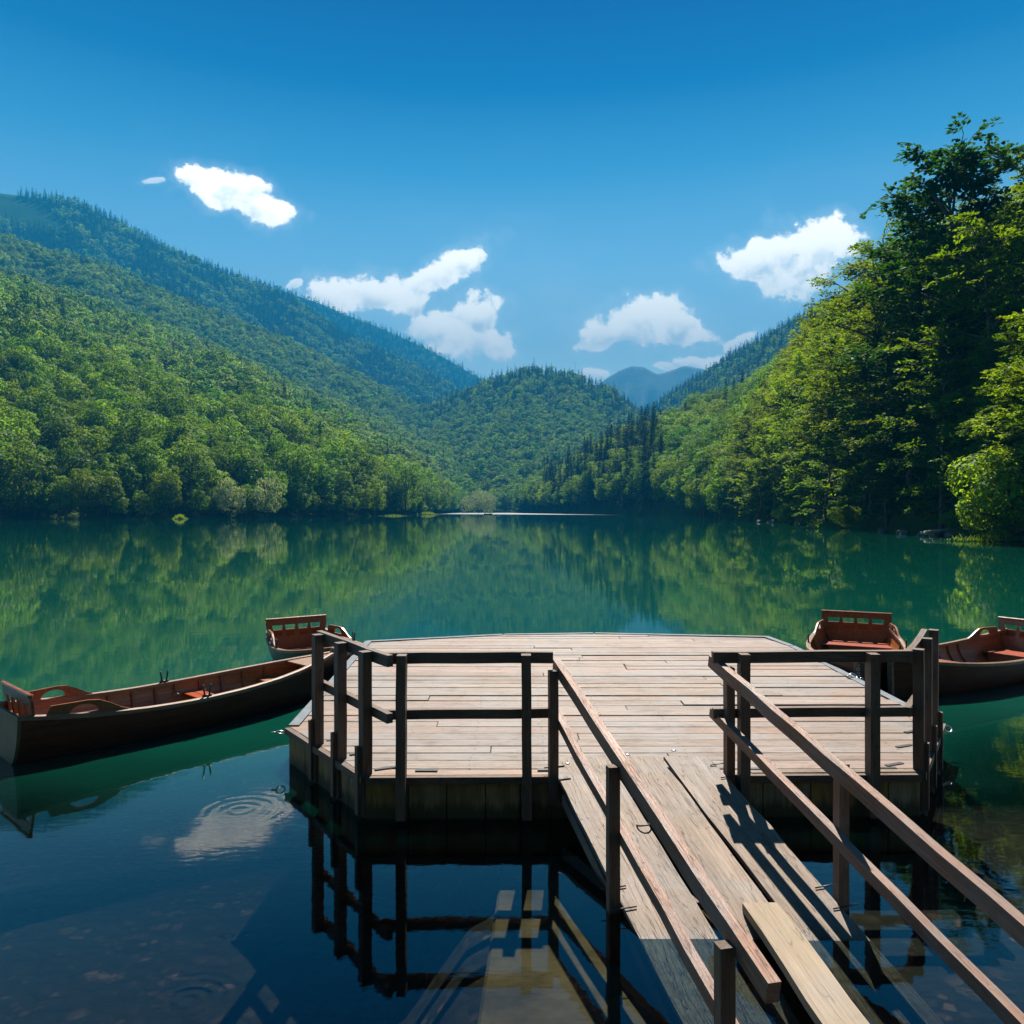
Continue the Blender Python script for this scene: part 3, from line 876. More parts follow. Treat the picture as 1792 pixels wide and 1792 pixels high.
Z = lambda i: cand[i][8]
single(lambda i: Z(i) == 'shore' and pxof(i) < 156, 5, '%s large shore tree from the edge of the photo towards the light green one', False)
single(lambda i: Z(i) == 'shore' and 156 <= pxof(i) < 402, 6, '%s large dark shore tree from the light green one towards the drooping willow')
single(lambda i: Z(i) == 'shore' and 468 <= pxof(i) < 620, 5, '%s large dark shore tree from the slim willow towards the wooded point')
single(lambda i: Z(i) == 'shore' and pxof(i) >= 620, 5, '%s large shore tree past the wooded point towards the round willow')
single(lambda i: Z(i) == 'bank' and not cand[i][7] and cand[i][1] < 230 and cand[i][2] < 3, 9, '%s large waterside beech on the sunny bank, counted from the driftwood', True)
single(lambda i: Z(i) == 'bank' and not cand[i][7] and cand[i][1] < 230 and cand[i][2] >= 3, 10, '%s large beech higher up the sunny bank, counted from the tallest beech', True)
single(lambda i: Z(i) == 'bank' and not cand[i][7] and cand[i][1] >= 230, 10, '%s large round tree of the far sunny bank, counted from the lake head')
single(lambda i: Z(i) == 'bank' and cand[i][7], 10, '%s large dark conifer of the conifer stand, counted from the lake head')
single(lambda i: Z(i) == 'hillcon', 10, '%s large lone conifer on the broad hillside, counted towards the lake head')
for i in sorted(big, key=lambda i: -area[i]):
    x, y, z, tb, pi, sxy, sz, con, zone = cand[i]
    lb, gr = LAB[(zone, con)]
    lb = OWN.get(i, lb)
    place(globals()[tb][pi], 'conifer_tree' if con else 'broadleaf_tree', (x, y, z), (sxy, sxy, sz), random.uniform(0, 6.28), lb,
          'conifer' if con else 'tree', gr)

# everything else is one wood: points that carry a crown each
rest = [i for i in range(len(cand)) if i not in big]
tables = ['BEECH', 'BIGDOME', 'DOME', 'FARD', 'FARC', 'TINYD', 'TINYC', 'CONIF']
col_p = bpy.data.collections.new('forest_crowns')
slot = {}
for tb in tables:
    for k, pr in enumerate(globals()[tb]):
        o = bpy.data.objects.new('forest_crown_%03d' % len(slot), pr[0])
        slot[(tb, k)] = len(slot)
        col_p.objects.link(o)
me = bpy.data.meshes.new('forest')
me.vertices.add(len(rest))
me.vertices.foreach_set('co', np.array([[cand[i][0], cand[i][1], cand[i][2]] for i in rest], np.float32).ravel())
for nm, ty, key, arr in (('pick', 'INT', 'value', np.array([slot[(cand[i][3], cand[i][4])] for i in rest], np.int32)),
                         ('spin', 'FLOAT', 'value', RNG.uniform(0, 6.28, len(rest)).astype(np.float32)),
                         ('size', 'FLOAT_VECTOR', 'vector', np.array([[cand[i][5], cand[i][5], cand[i][6]] for i in rest], np.float32).ravel())):
    a_ = me.attributes.new(nm, ty, 'POINT')
    a_.data.foreach_set(key, arr)
forest = link('forest', me)
tag(forest, 'dense mixed forest covering the slopes and ridges behind the separate trees', None, kind='stuff')
ng = bpy.data.node_groups.new('forest_growth', 'GeometryNodeTree')
ng.interface.new_socket('Geometry', in_out='INPUT', socket_type='NodeSocketGeometry')
ng.interface.new_socket('Geometry', in_out='OUTPUT', socket_type='NodeSocketGeometry')
N = ng.nodes.new
gi, go, ci, ip = N('NodeGroupInput'), N('NodeGroupOutput'), N('GeometryNodeCollectionInfo'), N('GeometryNodeInstanceOnPoints')
ci.inputs['Collection'].default_value = col_p
ci.inputs['Separate Children'].default_value = True
ci.inputs['Reset Children'].default_value = True
ip.inputs['Pick Instance'].default_value = True
L_ = ng.links.new
mp = N('GeometryNodeMeshToPoints')
L_(gi.outputs[0], mp.inputs['Mesh'])
L_(mp.outputs[0], ip.inputs['Points'])
L_(ci.outputs[0], ip.inputs['Instance'])
for nm, ty, tgt in (('pick', 'INT', 'Instance Index'), ('size', 'FLOAT_VECTOR', 'Scale')):
    na = N('GeometryNodeInputNamedAttribute')
    na.data_type = ty
    na.inputs['Name'].default_value = nm
    L_(na.outputs['Attribute'], ip.inputs[tgt])
na = N('GeometryNodeInputNamedAttribute')
na.data_type = 'FLOAT'
na.inputs['Name'].default_value = 'spin'
cx = N('ShaderNodeCombineXYZ')
L_(na.outputs['Attribute'], cx.inputs[2])
L_(cx.outputs[0], ip.inputs['Rotation'])
L_(ip.outputs[0], go.inputs[0])
md = forest.modifiers.new('growth', 'NODES')
md.node_group = ng
print('candidates', len(cand), 'things', len(big), 'wood', len(rest))
#@@DOCK
# ------------------------------------------------------------------ the floating dock
ZD = 0.35
POLY = [(-1.158, 6.08), (3.27, 6.15), (4.25, 7.60), (4.36, 11.86), (4.25, 12.75), (1.4, 13.12), (-.15, 12.98), (-2.34, 12.3), (-2.167, 7.447)]


def clip_poly(poly, y0, y1):
    for ax, lim, sign in ((1, y0, 1), (1, y1, -1)):
        out = []
        for i in range(len(poly)):
            a, b = poly[i], poly[(i + 1) % len(poly)]
            da, db = (a[ax] - lim) * sign, (b[ax] - lim) * sign
            if da >= 0:
                out.append(a)
            if da * db < 0:
                t = da / (da - db)
                out.append((a[0] + (b[0] - a[0]) * t, a[1] + (b[1] - a[1]) * t))
        poly = out
        if len(poly) < 3:
            return []
    return poly


def clip_x(poly, x0, x1):
    return [(x, y) for y, x in clip_poly([(p[1], p[0]) for p in poly][::-1], x0, x1)][::-1]


def prism(bm, poly, z0, z1, tilt=0.0):
    bot = [bm.verts.new((x, y, z0)) for x, y in poly]
    top = [bm.verts.new((x, y, z1 + tilt * (x))) for x, y in poly]
    n = len(poly)
    bm.faces.new(bot[::-1])
    bm.faces.new(top)
    for i in range(n):
        bm.faces.new((bot[i], bot[(i + 1) % n], top[(i + 1) % n], top[i]))


dock = empty('floating_dock', (1.0, 9.5, 0))
tag(dock, 'wide wooden floating dock with cut corners and dark railings', 'dock')


def inset(poly, d):
    cx_, cy_ = sum(p[0] for p in poly) / len(poly), sum(p[1] for p in poly) / len(poly)
    return [(x + (cx_ - x) / math.hypot(cx_ - x, cy_ - y) * d, y + (cy_ - y) / math.hypot(cx_ - x, cy_ - y) * d) for x, y in poly]


bm = bmesh.new()
prism(bm, inset(POLY, .07), -.34, ZD - .052)
link('pontoon', bm_mesh('pontoon', bm, M['core']), dock, Matrix())
bm = bmesh.new()
deckpoly = inset(POLY, .01)
y = 6.05
while y < 13.15:
    wd = random.choice((.19, .2, .21, .22))
    row = clip_poly(deckpoly, y + random.uniform(.001, .005), y + wd - random.uniform(.002, .008))
    y += wd
    if len(row) < 3:
        continue
    xa, xb = min(p[0] for p in row), max(p[0] for p in row)
    cuts = [xa - .1]
    if random.random() < .75:
        cuts.append(random.uniform(xa + 1.0, xb - 1.0) if xb - xa > 2.2 else (xa + xb) / 2)
    cuts.append(xb + .1)
    for a, b in zip(cuts, cuts[1:]):
        pc_ = clip_x(row, a + .002, b - .002)
        if len(pc_) >= 3:
            dz = random.gauss(0, .003)
            prism(bm, pc_, ZD - .05, ZD + dz, random.gauss(0, .0009))
bmesh.ops.bevel(bm, geom=[e for e in bm.edges if e.verts[0].co.z > ZD - .02 and e.verts[1].co.z > ZD - .02], offset=.005, segments=1, affect='EDGES')
for yn in np.arange(6.12, 13.0, .205):
    for xn in np.arange(-2.2, 4.3, .62):
        for dy_ in (0, .11):
            x_, y_ = xn + random.gauss(0, .012), yn + dy_ + random.gauss(0, .01)
            if clip_x(clip_poly(inset(POLY, .15), y_ - .01, y_ + .01), x_ - .01, x_ + .01):
                q = [bm.verts.new((x_ + .007 * math.cos(a), y_ + .007 * math.sin(a), ZD + .0075)) for a in np.linspace(0, 2 * math.pi, 7)[:-1]]
                bm.faces.new(q).material_index = 1
dk_ = bm_mesh('deck', bm, M['deck'])
dk_.materials.append(M['iron'])
link('deck', dk_, dock, Matrix())
# boards on the pontoon's sides, a cap under the deck edge and the metal edging
for i in range(len(POLY)):
    a, b = Vector((*POLY[i], 0)), Vector((*POLY[(i + 1) % len(POLY)], 0))
    u = (b - a).normalized()
    nrm = Vector((u.y, -u.x, 0))
    L = (b - a).length
    bm = bmesh.new()
    s = 0.0
    while s < L - .012:
        wd = min(random.uniform(.24, .42), L - s)
        add_box(bm, (s + .004, -.055 + random.uniform(0, .008), -.36), (s + wd - .004, -.008, ZD - .066), .004)
        s += wd
    # local x along the side, y outward reversed
    mw = Matrix(((u.x, -nrm.x, 0, a.x), (u.y, -nrm.y, 0, a.y), (0, 0, 1, 0), (0, 0, 0, 1)))
    for v in bm.verts:
        v.co.y = -v.co.y - .062
        v.co.y = v.co.y + .06
    link('side_panel', bm_mesh('side_panel', bm, M['fascia']), dock, mw)
    front = i in (0, 8, 1)
    if front:
        beam('edge_trim', a + nrm * .012 + Vector((0, 0, ZD - .034)) + u * .004, b + nrm * .012 + Vector((0, 0, ZD - .034)) - u * .004, .055, .058, M['post'], dock, bevel=.004, wob=.001)
    else:
        beam('metal_edge', a - nrm * .045 + Vector((0, 0, ZD + .008)) + u * .02, b - nrm * .045 + Vector((0, 0, ZD + .008)) - u * .02, .10, .012, M['edge'], dock, bevel=.002, wob=.001)


def post(x, y, top, w=.085, d=.085, bottom=.03, up=(1, 0, 0), name='post', parent=dock):
    return beam(name, (x, y, bottom), (x + random.gauss(0, .004), y, top), w, d, M['post'], parent, up=up, bevel=.006, wob=.003)


def bracket(x, y, rz, parent):
    bm = bmesh.new()
    add_box(bm, (-.09, -.02, 0), (.09, .02, .006), .001)
    return link('bracket', bm_mesh('bracket', bm, M['iron']), parent, Matrix.Translation((x, y, ZD + .004)) @ Matrix.Rotation(rz, 4, 'Z'))


A_, B_ = Vector((-1.158, 6.08, 0)), Vector((-2.167, 7.447, 0))
uL = (B_ - A_).normalized()
nL = Vector((-uL.y, uL.x, 0)) * -1
if nL.y > 0:
    nL = -nL
D_, E_ = Vector((3.27, 6.15, 0)), Vector((4.25, 7.60, 0))
uR = (E_ - D_).normalized()
nR = Vector((uR.y, -uR.x, 0))
TOP = 1.33
# front railing, both sides of the gangway opening
for px in (703, 922, 1302, 1530):
    x = (px - 896) / F * 6.05
    yy0 = 6.08 + .07 * (x + 1.158) / 4.43 - .062
    post(x, yy0, TOP - .012, .105, .075)
    bracket(x + .18, yy0 + .16, 0, dock)
yr = lambda x: 6.08 + .07 * (x + 1.158) / 4.43 + .008
for (x0, x1) in ((-1.03, .325), (1.60, 3.20)):
    beam('top_rail', (x0, yr(x0), TOP - .05), (x1, yr(x1), TOP - .048), .06, .088, M['post'], dock)
    beam('middle_rail', (x0, yr(x0), .835), (x1, yr(x1), .84), .055, .075, M['post'], dock)
# railings over the two cut corners
for P0, u_, n_, ts, out in ((A_, uL, nL, (.03, .31, .60), -.14), (D_, uR, nR, (.05, .40, .72), -.05)):
    Lc = 1.70
    for t in ts:
        p = P0 + u_ * (Lc * t) - n_ * .02
        beam('post', (p.x, p.y, .02), (p.x, p.y, TOP + .015 * t - .006), .085, .08, M['post'], dock, up=tuple(n_), wob=.003)
        q = p + n_ * .055
        q = p + n_ * .057 + u_ * .012
        beam('post_brace', (q.x, q.y, .03), (q.x, q.y, ZD + .22), .05, .035, M['post'], dock, up=tuple(n_), bevel=.003, wob=.002)
        r = P0 + u_ * (Lc * t) - n_ * .2
        bracket(r.x, r.y, .4, dock)
    for zz, hh, nm in ((TOP - .048, .09, 'top_rail'), (.84, .075, 'middle_rail')):
        a = P0 + u_ * (Lc * out) - n_ * .09
        b = P0 + u_ * (Lc * .68) - n_ * .09
        beam(nm, (a.x, a.y, zz), (b.x, b.y, zz + .02), .05, hh, M['post'], dock, bow=(-.03 if P0 is D_ else 0))
# mooring rings
def mooring_ring(p, rz, parent=dock, s=1.0):
    v, f = torus(.042 * s, .008 * s)
    pl = mesh('mooring_ring', v, f, M['steel'], True)
    o = link('mooring_ring', pl, parent, Matrix.Translation(p) @ Matrix.Rotation(rz, 4, 'Z') @ Matrix.Rotation(R(35), 4, 'X'))
    v, f = tube([(-.09, 0, 0), (-.04, 0, 0)], [.009, .009], 6)
    link('eye_bolt', mesh('eye_bolt', v, f, M['steel'], True), o, Matrix.Translation(p))
    return o


mooring_ring((4.34, 7.66, .27), 0)
mooring_ring((-2.26, 7.50, .28), math.pi)
mooring_ring((4.27, 9.6, ZD + .03), .4)

# ------------------------------------------------------------------ gangplank
SL = .2225
AZ = R(12.25)
def gp(s, off=0.0, h=0.0):
    yy_ = 6.08 - .9772 * s + off * math.sin(AZ)
    return Vector((.371 + .2122 * s + off * math.cos(AZ), yy_, .379 - SL * (6.08 - yy_) + h))



gang = empty('gangplank', (0.371, 6.08, 0.35))
tag(gang, 'sloping wooden gangplank with brown handrails running down into the shallow water', 'gangplank')


def plank(name, s0, s1, o0, o1, m, parent, th=.032, h=0.0, gap_end=0.0, warp=.003, seed=0):
    """a board lying along the slope between offsets o0 and o1; local X along it"""
    p0, p1 = gp(s0, (o0 + o1) / 2, h), gp(s1, (o0 + o1) / 2, h)
    x = (p1 - p0)
    L = x.length
    x.normalize()
    yv = Vector((math.cos(AZ), math.sin(AZ), SL * math.sin(AZ))).normalized()
    zv = x.cross(yv)
    if zv.z < 0:
        zv, yv = -zv, -yv
    g_ = np.random.default_rng(seed)
    n = 16
    bm = bmesh.new()
    W = o1 - o0
    rings = []
    for i in range(n + 1):
        t = i / n
        ja, jb = g_.normal(0, .004, 2)
        dz = math.sin(t * 7 + seed) * warp
        nar = gap_end * t
        ys_ = (-W / 2 + ja + nar * .5, W / 2 + jb - nar * .5)
        cut = (-x.z)  # ends are cut square to the deck
        rings.append([bm.verts.new((t * L - L / 2 + (yy_ * math.copysign(.217, yv.x) if i == 0 else 0), yy_, zz_ + dz)) for yy_, zz_ in ((ys_[0], -th), (ys_[1], -th), (ys_[1], 0), (ys_[0], 0))])
    for a, b in zip(rings, rings[1:]):
        for k in range(4):
            bm.faces.new((a[k], a[(k + 1) % 4], b[(k + 1) % 4], b[k]))
    bm.faces.new(rings[0][::-1])
    bm.faces.new(rings[-1])
    sharp = [e for e in bm.edges if len(e.link_faces) == 2 and e.calc_face_angle(0) > .6]
    bmesh.ops.bevel(bm, geom=sharp, offset=.006, segments=2, affect='EDGES', profile=.6)
    mid = (p0 + p1) / 2
    mw = Matrix(((x.x, yv.x, zv.x, mid.x), (x.y, yv.y, zv.y, mid.y), (x.z, yv.z, zv.z, mid.z), (0, 0, 0, 1)))
    return link(name, bm_mesh(name, bm, m), parent, mw)


plank('board', -.17, 3.6, -.02, .445, M['ramp'], gang, gap_end=.05, seed=1)
plank('board', -.08, 3.5, .475, .88, M['ramp'], gang, gap_end=.06, seed=2)
plank('board', .0, 3.8, .905, 1.275, M['ramp'], gang, gap_end=.02, seed=3)
for s in (.35, 1.45, 2.4):
    a, b = gp(s, .0, -.072), gp(s, 1.27, -.072)
    beam('cross_bearer', a, b, .09, .05, M['post'], gang)
for o_ in (.02, 1.23):
    beam('side_bearer', gp(.12, o_, -.15), gp(3.2, o_, -.15), .05, .09, M['ramp'], gang)
RH = .83
for side, off, spots, ends, inn in ((0, -.055, (.03, 1.412, 2.828), (-.10, 3.1), .062), (1, 1.325, (.27, 1.68, 3.05), (.10, 4.4), -.062)):
    for s in spots:
        a = gp(s, off)
        beam('post', (a.x, a.y, a.z - (.22 if s < 1 else .40)), (a.x, a.y, a.z + RH - .01), .07, .062, M['rail'] if side else M['post'], gang, up=(math.sin(AZ), -math.cos(AZ), 0), wob=.002)
        for hh in (-.02,):
            for ds in (-.09, .09):
                q0, q1 = gp(s + ds, off - (.05 if side == 0 else -.05), .012), gp(s + ds, off + inn * 1.9, .008)
                v, f = tube([q0, q1], [.0045, .0045], 5)
                link('bolt', mesh('bolt', v, f, M['iron'], True), gang, Matrix())
    io = off + inn
    beam('handrail', gp(ends[0], io, RH - .02), gp(ends[1], io, RH - .005), .058, .095, M['rail'], gang)
    beam('middle_rail', gp(ends[0] + .01, io, .40), gp(ends[1] - .15 * (1 - side), io, .385), .055, .075, M['rail'], gang)
for (s, o_) in ((-.1, .10), (-.12, .62), (-.1, 1.02)):
    v, f = tube([(0, 0, -.002), (0, 0, .006)], [.022, .018], 10)
    link('bolt', mesh('bolt', v, f, M['steel'], True), gang, Matrix.Translation(gp(s, o_, .001)))
v, f = torus(.05, .006)
link('rope_ring', mesh('rope_ring', v, f, M['iron'], True), gang, Matrix.Translation(gp(.78, .40, .012)) @ Matrix.Rotation(.5, 4, 'Z') @ Matrix.Rotation(-.28, 4, 'X'))

# a loose pale plank from the gangplank to the shore
p0, p1 = Vector((1.488, 4.60, .074)), Vector((1.575, 1.5, .13))
lp = beam('loose_plank', p0, p1, .215, .05, M['fresh'], None, bevel=.006, wob=.004)
tag(lp, 'pale dry plank laid over the wet end of the gangplank', 'plank')
# submerged concrete slab
bm = bmesh.new()
prism(bm, [(-.29, 2.4), (1.9, 2.4), (1.7, 6.6), (-.04, 6.6)], -2.4, -.30)
bmesh.ops.bevel(bm, geom=[e for e in bm.edges], offset=.02, segments=1, affect='EDGES')
o = link('concrete_slab', bm_mesh('concrete_slab', bm, M['slab']))
tag(o, 'pale silty concrete slab lying under the clear water beside the gangplank', 'slab')
#@@BOATS
# ------------------------------------------------------------------ rowing boats
RISE = .16


def boat_f(t):
    return np.interp(t, [0, .12, .28, .45, .6, .72, .82, .9, .96, 1.0], [.72, .84, .96, 1.0, .95, .83, .64, .41, .20, .045])


def section(t, L, Bm, inner=0.0, n=9):
    b = max(.03, Bm / 2 * boat_f(t) - inner)
    k = -.12 + .05 * (1 - min(1, t / .2)) + .10 * max(0, (t - .8) / .2) ** 2 + inner * 1.2
    s = .36 + .12 * max(0, 1 - t / .42) ** 2 + RISE * max(0, (t - .4) / .6) ** 2
    x = t * L
    rake = .10 * max(0, (t - .85) / .15)
    pts = []
    for i in range(-n, n + 1):
        q = abs(i) / n
        th = q * math.pi / 2
        yy_ = b * (math.sin(th) ** .85) * (.90 + .10 * q)
        zz_ = k + (s - k) * (1 - math.cos(th) ** .95) ** 1.15
        pts.append((x + rake * L * .25 * max(0, (zz_ + .1)) * .5, math.copysign(yy_, i) if i else 0, zz_))
    return pts


def loft(secs, close=False):
    vs = [p for s in secs for p in s]
    n = len(secs[0])
    fs = [(j * n + i, j * n + i + 1, (j + 1) * n + i + 1, (j + 1) * n + i) for j in range(len(secs) - 1) for i in range(n - 1)]
    return vs, fs


def flat_cut(outline, holes, th):
    """a board cut from outline (x, z) with holes, th thick along y"""
    bm = bmesh.new()
    es = []
    for loop in [outline] + holes:
        vv = [bm.verts.new((x, -th / 2, z)) for x, z in loop]
        es += [bm.edges.new((vv[i], vv[(i + 1) % len(vv)])) for i in range(len(vv))]
    r = bmesh.ops.triangle_fill(bm, use_beauty=True, use_dissolve=False, edges=es)
    fs = [f for f in r['geom'] if isinstance(f, bmesh.types.BMFace)]
    ex = bmesh.ops.extrude_face_region(bm, geom=fs)
    bmesh.ops.translate(bm, vec=(0, th, 0), verts=[v for v in ex['geom'] if isinstance(v, bmesh.types.BMVert)])
    return bm


def make_boat(stern, bow, Bm, label, transom, hull_col=None):
    global RISE
    stern, bow = Vector((*stern, 0)), Vector((*bow, 0))
    L = (bow - stern).length
    rz = math.atan2(bow.y - stern.y, bow.x - stern.x)
    t0 = empty('rowing_boat', stern, rz)
    tag(t0, label, 'rowing boat', 'wooden rowing boats moored round the dock')
    K = wm(t0)

    def P(name, me, parent=t0, ml=None):
        return link(name, me, parent, K @ ml if ml is not None else K)

    ts = np.concatenate([np.linspace(0, .8, 20), np.linspace(.82, 1, 10)])
    so = [section(t, L, Bm) for t in ts]
    si = [section(t, L, Bm, .022) for t in ts[:-1]]
    hm = hull_col or M['hull']
    v, f = loft(so)
    n = len(so[0])
    # stem: close the narrow bow
    v2 = [so[-1][i] for i in range(n)]
    f2 = [tuple(range(n))]
    vs, fs = join([(v, f), (v2, f2)])
    P('hull', mesh('hull', vs, fs, hm, True))
    v, f = loft(si)
    P('hull_lining', mesh('hull_lining', v, [q[::-1] for q in f], M['lining'], True))
    # floor boards
    bm = bmesh.new()
    for k in range(-3, 4):
        w_ = Bm * .095
        xs_ = (.06 * L, (.86 - .05 * abs(k)) * L)
        add_box(bm, (xs_[0], k * w_ - w_ * .46, -.035), (xs_[1], k * w_ + w_ * .46, -.015), .003)
    P('floor_boards', bm_mesh('floor_boards', bm, M['lining']))
    # transom
    sec = so[0]
    bm = bmesh.new()
    vv = [bm.verts.new((p[0] - .012, p[1] * 1.01, p[2])) for p in sec]
    fc = bm.faces.new(vv)
    ex = bmesh.ops.extrude_face_region(bm, geom=[fc])
    bmesh.ops.translate(bm, vec=(.03, 0, 0), verts=[q for q in ex['geom'] if isinstance(q, bmesh.types.BMVert)])
    P('transom', bm_mesh('transom', bm, transom))
    # gunwales and rubbing strake
    for sd in (0, -1):
        rail = [Vector(s[sd]) for s in so]
        vs, fs = [], []
        for i, p in enumerate(rail):
            iy = -1 if p.y > 0 else 1
            for dy, dz in ((-iy * .014, -.03), (iy * .05, -.03), (iy * .05, .012), (iy * .01, .018), (-iy * .014, .008)):
                yy_ = p.y + dy
                if abs(p.y) < .06 and dy * iy > 0:
                    yy_ = p.y + iy * min(abs(dy), abs(p.y) * .9)
                vs.append((p.x, yy_, p.z + dz))
        k = 5
        for i in range(len(rail) - 1):
            for j in range(k):
                fs.append((i * k + j, i * k + (j + 1) % k, (i + 1) * k + (j + 1) % k, (i + 1) * k + j))
        fs += [tuple(range(k)), tuple(range((len(rail) - 1) * k, len(rail) * k))]
        bm = bmesh.new()
        bb = [bm.verts.new(q) for q in vs]
        for q in fs:
            bm.faces.new([bb[i] for i in q])
        P('gunwale', bm_mesh('gunwale', bm, M['gunwale'], False))
    # stem post
    top = so[-1][0]
    st = [(p[0], p[2]) for p in so[-1][:n // 2 + 1]]
    xb = max(p[0] for p in so[-1])
    bm = bmesh.new()
    add_box(bm, (xb - .035, -.032, -.10), (xb + .03, .032, top[2] + .07), .01)
    P('stem_post', bm_mesh('stem_post', bm, M['gunwale'] if hull_col is None else hm))
    # breasthook: small deck at the bow
    q0, q1 = section(.86, L, Bm, .03), section(.985, L, Bm, .015)
    bm = bmesh.new()
    vv = [bm.verts.new(p) for p in ((q0[0][0], q0[0][1], q0[0][2] - .02), (q0[-1][0], q0[-1][1], q0[-1][2] - .02), (q1[-1][0], q1[-1][1], q1[-1][2] - .02), (q1[0][0], q1[0][1], q1[0][2] - .02))]
    fc = bm.faces.new(vv)
    ex = bmesh.ops.extrude_face_region(bm, geom=[fc])
    bmesh.ops.translate(bm, vec=(0, 0, .018), verts=[q for q in ex['geom'] if isinstance(q, bmesh.types.BMVert)])
    P('bow_deck', bm_mesh('bow_deck', bm, M['gunwale']))
    # ribs
    for t in (.30, .37, .44, .58, .65, .72, .79):
        s1, s2 = section(t, L, Bm, .022, 7), section(t, L, Bm, .048, 7)
        hw = .014
        vs = [(p[0] - hw, p[1], p[2]) for p in s2] + [(p[0] + hw, p[1], p[2]) for p in s2] + [(p[0] - hw, p[1], p[2]) for p in s1] + [(p[0] + hw, p[1], p[2]) for p in s1]
        m_ = len(s1)
        fs = []
        for i in range(m_ - 1):
            fs += [(i, i + 1, m_ + i + 1, m_ + i), (2 * m_ + i, 2 * m_ + i + 1, i + 1, i), (m_ + i, m_ + i + 1, 3 * m_ + i + 1, 3 * m_ + i)]
        P('rib', mesh('rib', vs, fs, M['back']))
    # seats
    def bench(t, depth, z, nb, nm='seat', mt=M['seat']):
        bm = bmesh.new()
        for k in range(nb):
            xa, xb_ = t * L + k * depth / nb, t * L + (k + 1) * depth / nb
            tt = (xa + xb_) / 2 / L
            bw = np.interp(z, [p[2] for p in section(tt, L, Bm, .03)[len(so[0]) // 2:]], [p[1] for p in section(tt, L, Bm, .03)[len(so[0]) // 2:]])
            add_box(bm, (xa + .003, -bw, z), (xb_ - .003, bw, z + .024), .004)
        return P(nm, bm_mesh(nm, bm, mt))

    bench(.30 / L, .46, .17, 4)
    bench(.52, .24, .20, 2)
    bench(.76, .26, .24, 2, 'seat', M['lining'])
    # apron below the stern seat
    tt = .75 / L
    bw = Bm * .30
    bm = bmesh.new()
    add_box(bm, (tt * L - .02, -bw, .0), (tt * L, bw, .168), .003)
    P('seat_front', bm_mesh('seat_front', bm, M['back']))
    # knees beside the thwart
    for sd in (-1, 1):
        for tx in (.50, .585):
            b_ = section(tx, L, Bm, .03)[-1]
            arc = [(b_[1] - .015 - .10 * (1 - math.sin(q)), .225 + (b_[2] - .26) * (1 - math.cos(q))) for q in np.linspace(0.0, math.pi / 2, 8)]
            vs, fs = tube([(tx * L, sd * yy_, zz_) for yy_, zz_ in arc], [.013] * 8, 6)
            P('knee', mesh('knee', vs, fs, M['gunwale'], True))
    # backrest board with openings, standing on the stern
    bw = Bm * .395
    out = [(-bw * .66, .20), (bw * .66, .20), (bw * .82, .36), (bw * .93, .50), (bw * 1.0, .71), (bw * .97, .765), (-bw * .97, .765), (-bw * 1.0, .71), (-bw * .93, .50), (-bw * .82, .36)]
    holes = []
    for k in range(4):
        xa = -bw * .82 + k * bw * .415
        holes.append([(xa + .02, .50), (xa + .02, .60), (xa + .005, .68), (xa + bw * .37 - .005, .68), (xa + bw * .37 - .02, .60), (xa + bw * .37 - .02, .50)])
    bm = flat_cut(out, holes, .026)
    br = P('backrest', bm_mesh('backrest', bm, M['back']), t0, Matrix.Translation((.21, 0, -.10)) @ Matrix.Rotation(R(-9), 4, 'Y') @ Matrix.Rotation(R(90), 4, 'Z'))
    bm = bmesh.new()
    add_box(bm, (-bw * 1.02, -.026, .762), (bw * 1.02, .026, .80), .012)
    link('top_board', bm_mesh('top_board', bm, M['back']), br, wm(br))
    # arm boards along the gunwales, each with an arched opening
    for sd in (-1, 1):
        xa, xb_ = .26, .26 + .72
        arch = [(xa + .30 + .13 * math.cos(q), .515 + .085 * math.sin(q)) for q in np.linspace(0, math.pi, 10)]
        out = [(xa - .06, .47), (xb_, .485), (xb_ - .08, .515), (xb_ - .18, .575), (xb_ - .28, .62), (xb_ - .38, .632), (xa + .01, .625)]
        bm = flat_cut(out, [arch], .026)
        ya, yb = boat_f(.24 / L) * Bm / 2 - .03, boat_f(1.04 / L) * Bm / 2 - .02
        ang = math.atan2(yb - ya, .8)
        P('arm_board', bm_mesh('arm_board', bm, M['back']), t0,
          Matrix.Translation((xa, sd * ya, -.085)) @ Matrix.Rotation(sd * ang, 4, 'Z') @ Matrix.Translation((-xa, 0, 0)))
    # oarlocks
    for sd in (-1, 1):
        tx = .47
        b_ = section(tx, L, Bm)[-1]
        parts = []
        for dx in (-.045, .045):
            parts.append(tube([(tx * L + dx * .6, sd * (b_[1] - .02), b_[2] + .03), (tx * L + dx, sd * (b_[1] - .02), b_[2] + .15)], [.009, .011], 7))
        parts.append(tube([(tx * L - .05, sd * (b_[1] - .02), b_[2] + .026), (tx * L + .05, sd * (b_[1] - .02), b_[2] + .026)], [.014, .014], 7))
        v, f = join(parts)
        P('oarlock', mesh('oarlock', v, f, M['iron'], True))
    return t0


green_hull = plain('dark_green_hull', (0.012, 0.035, 0.020), 0.4, 0, .3)
make_boat((-4.99, 7.57), (-2.45, 10.42), 1.12, 'long dark rowing boat with olive transom lying alongside the dock corner', M['transom'])
make_boat((-3.62, 12.80), (-2.38, 10.9), 1.28, 'small dark green rowing boat with red seat, bow tucked behind the long boat', M['back'], green_hull)
make_boat((6.03, 13.46), (4.44, 9.9), 1.42, 'varnished rowing boat facing the dock, whole backrest showing over the railing', M['back'])
make_boat((8.45, 12.35), (4.96, 10.02), 1.36, 'black-hulled rowing boat cut off by the edge of the photo beside the dock', M['back'])
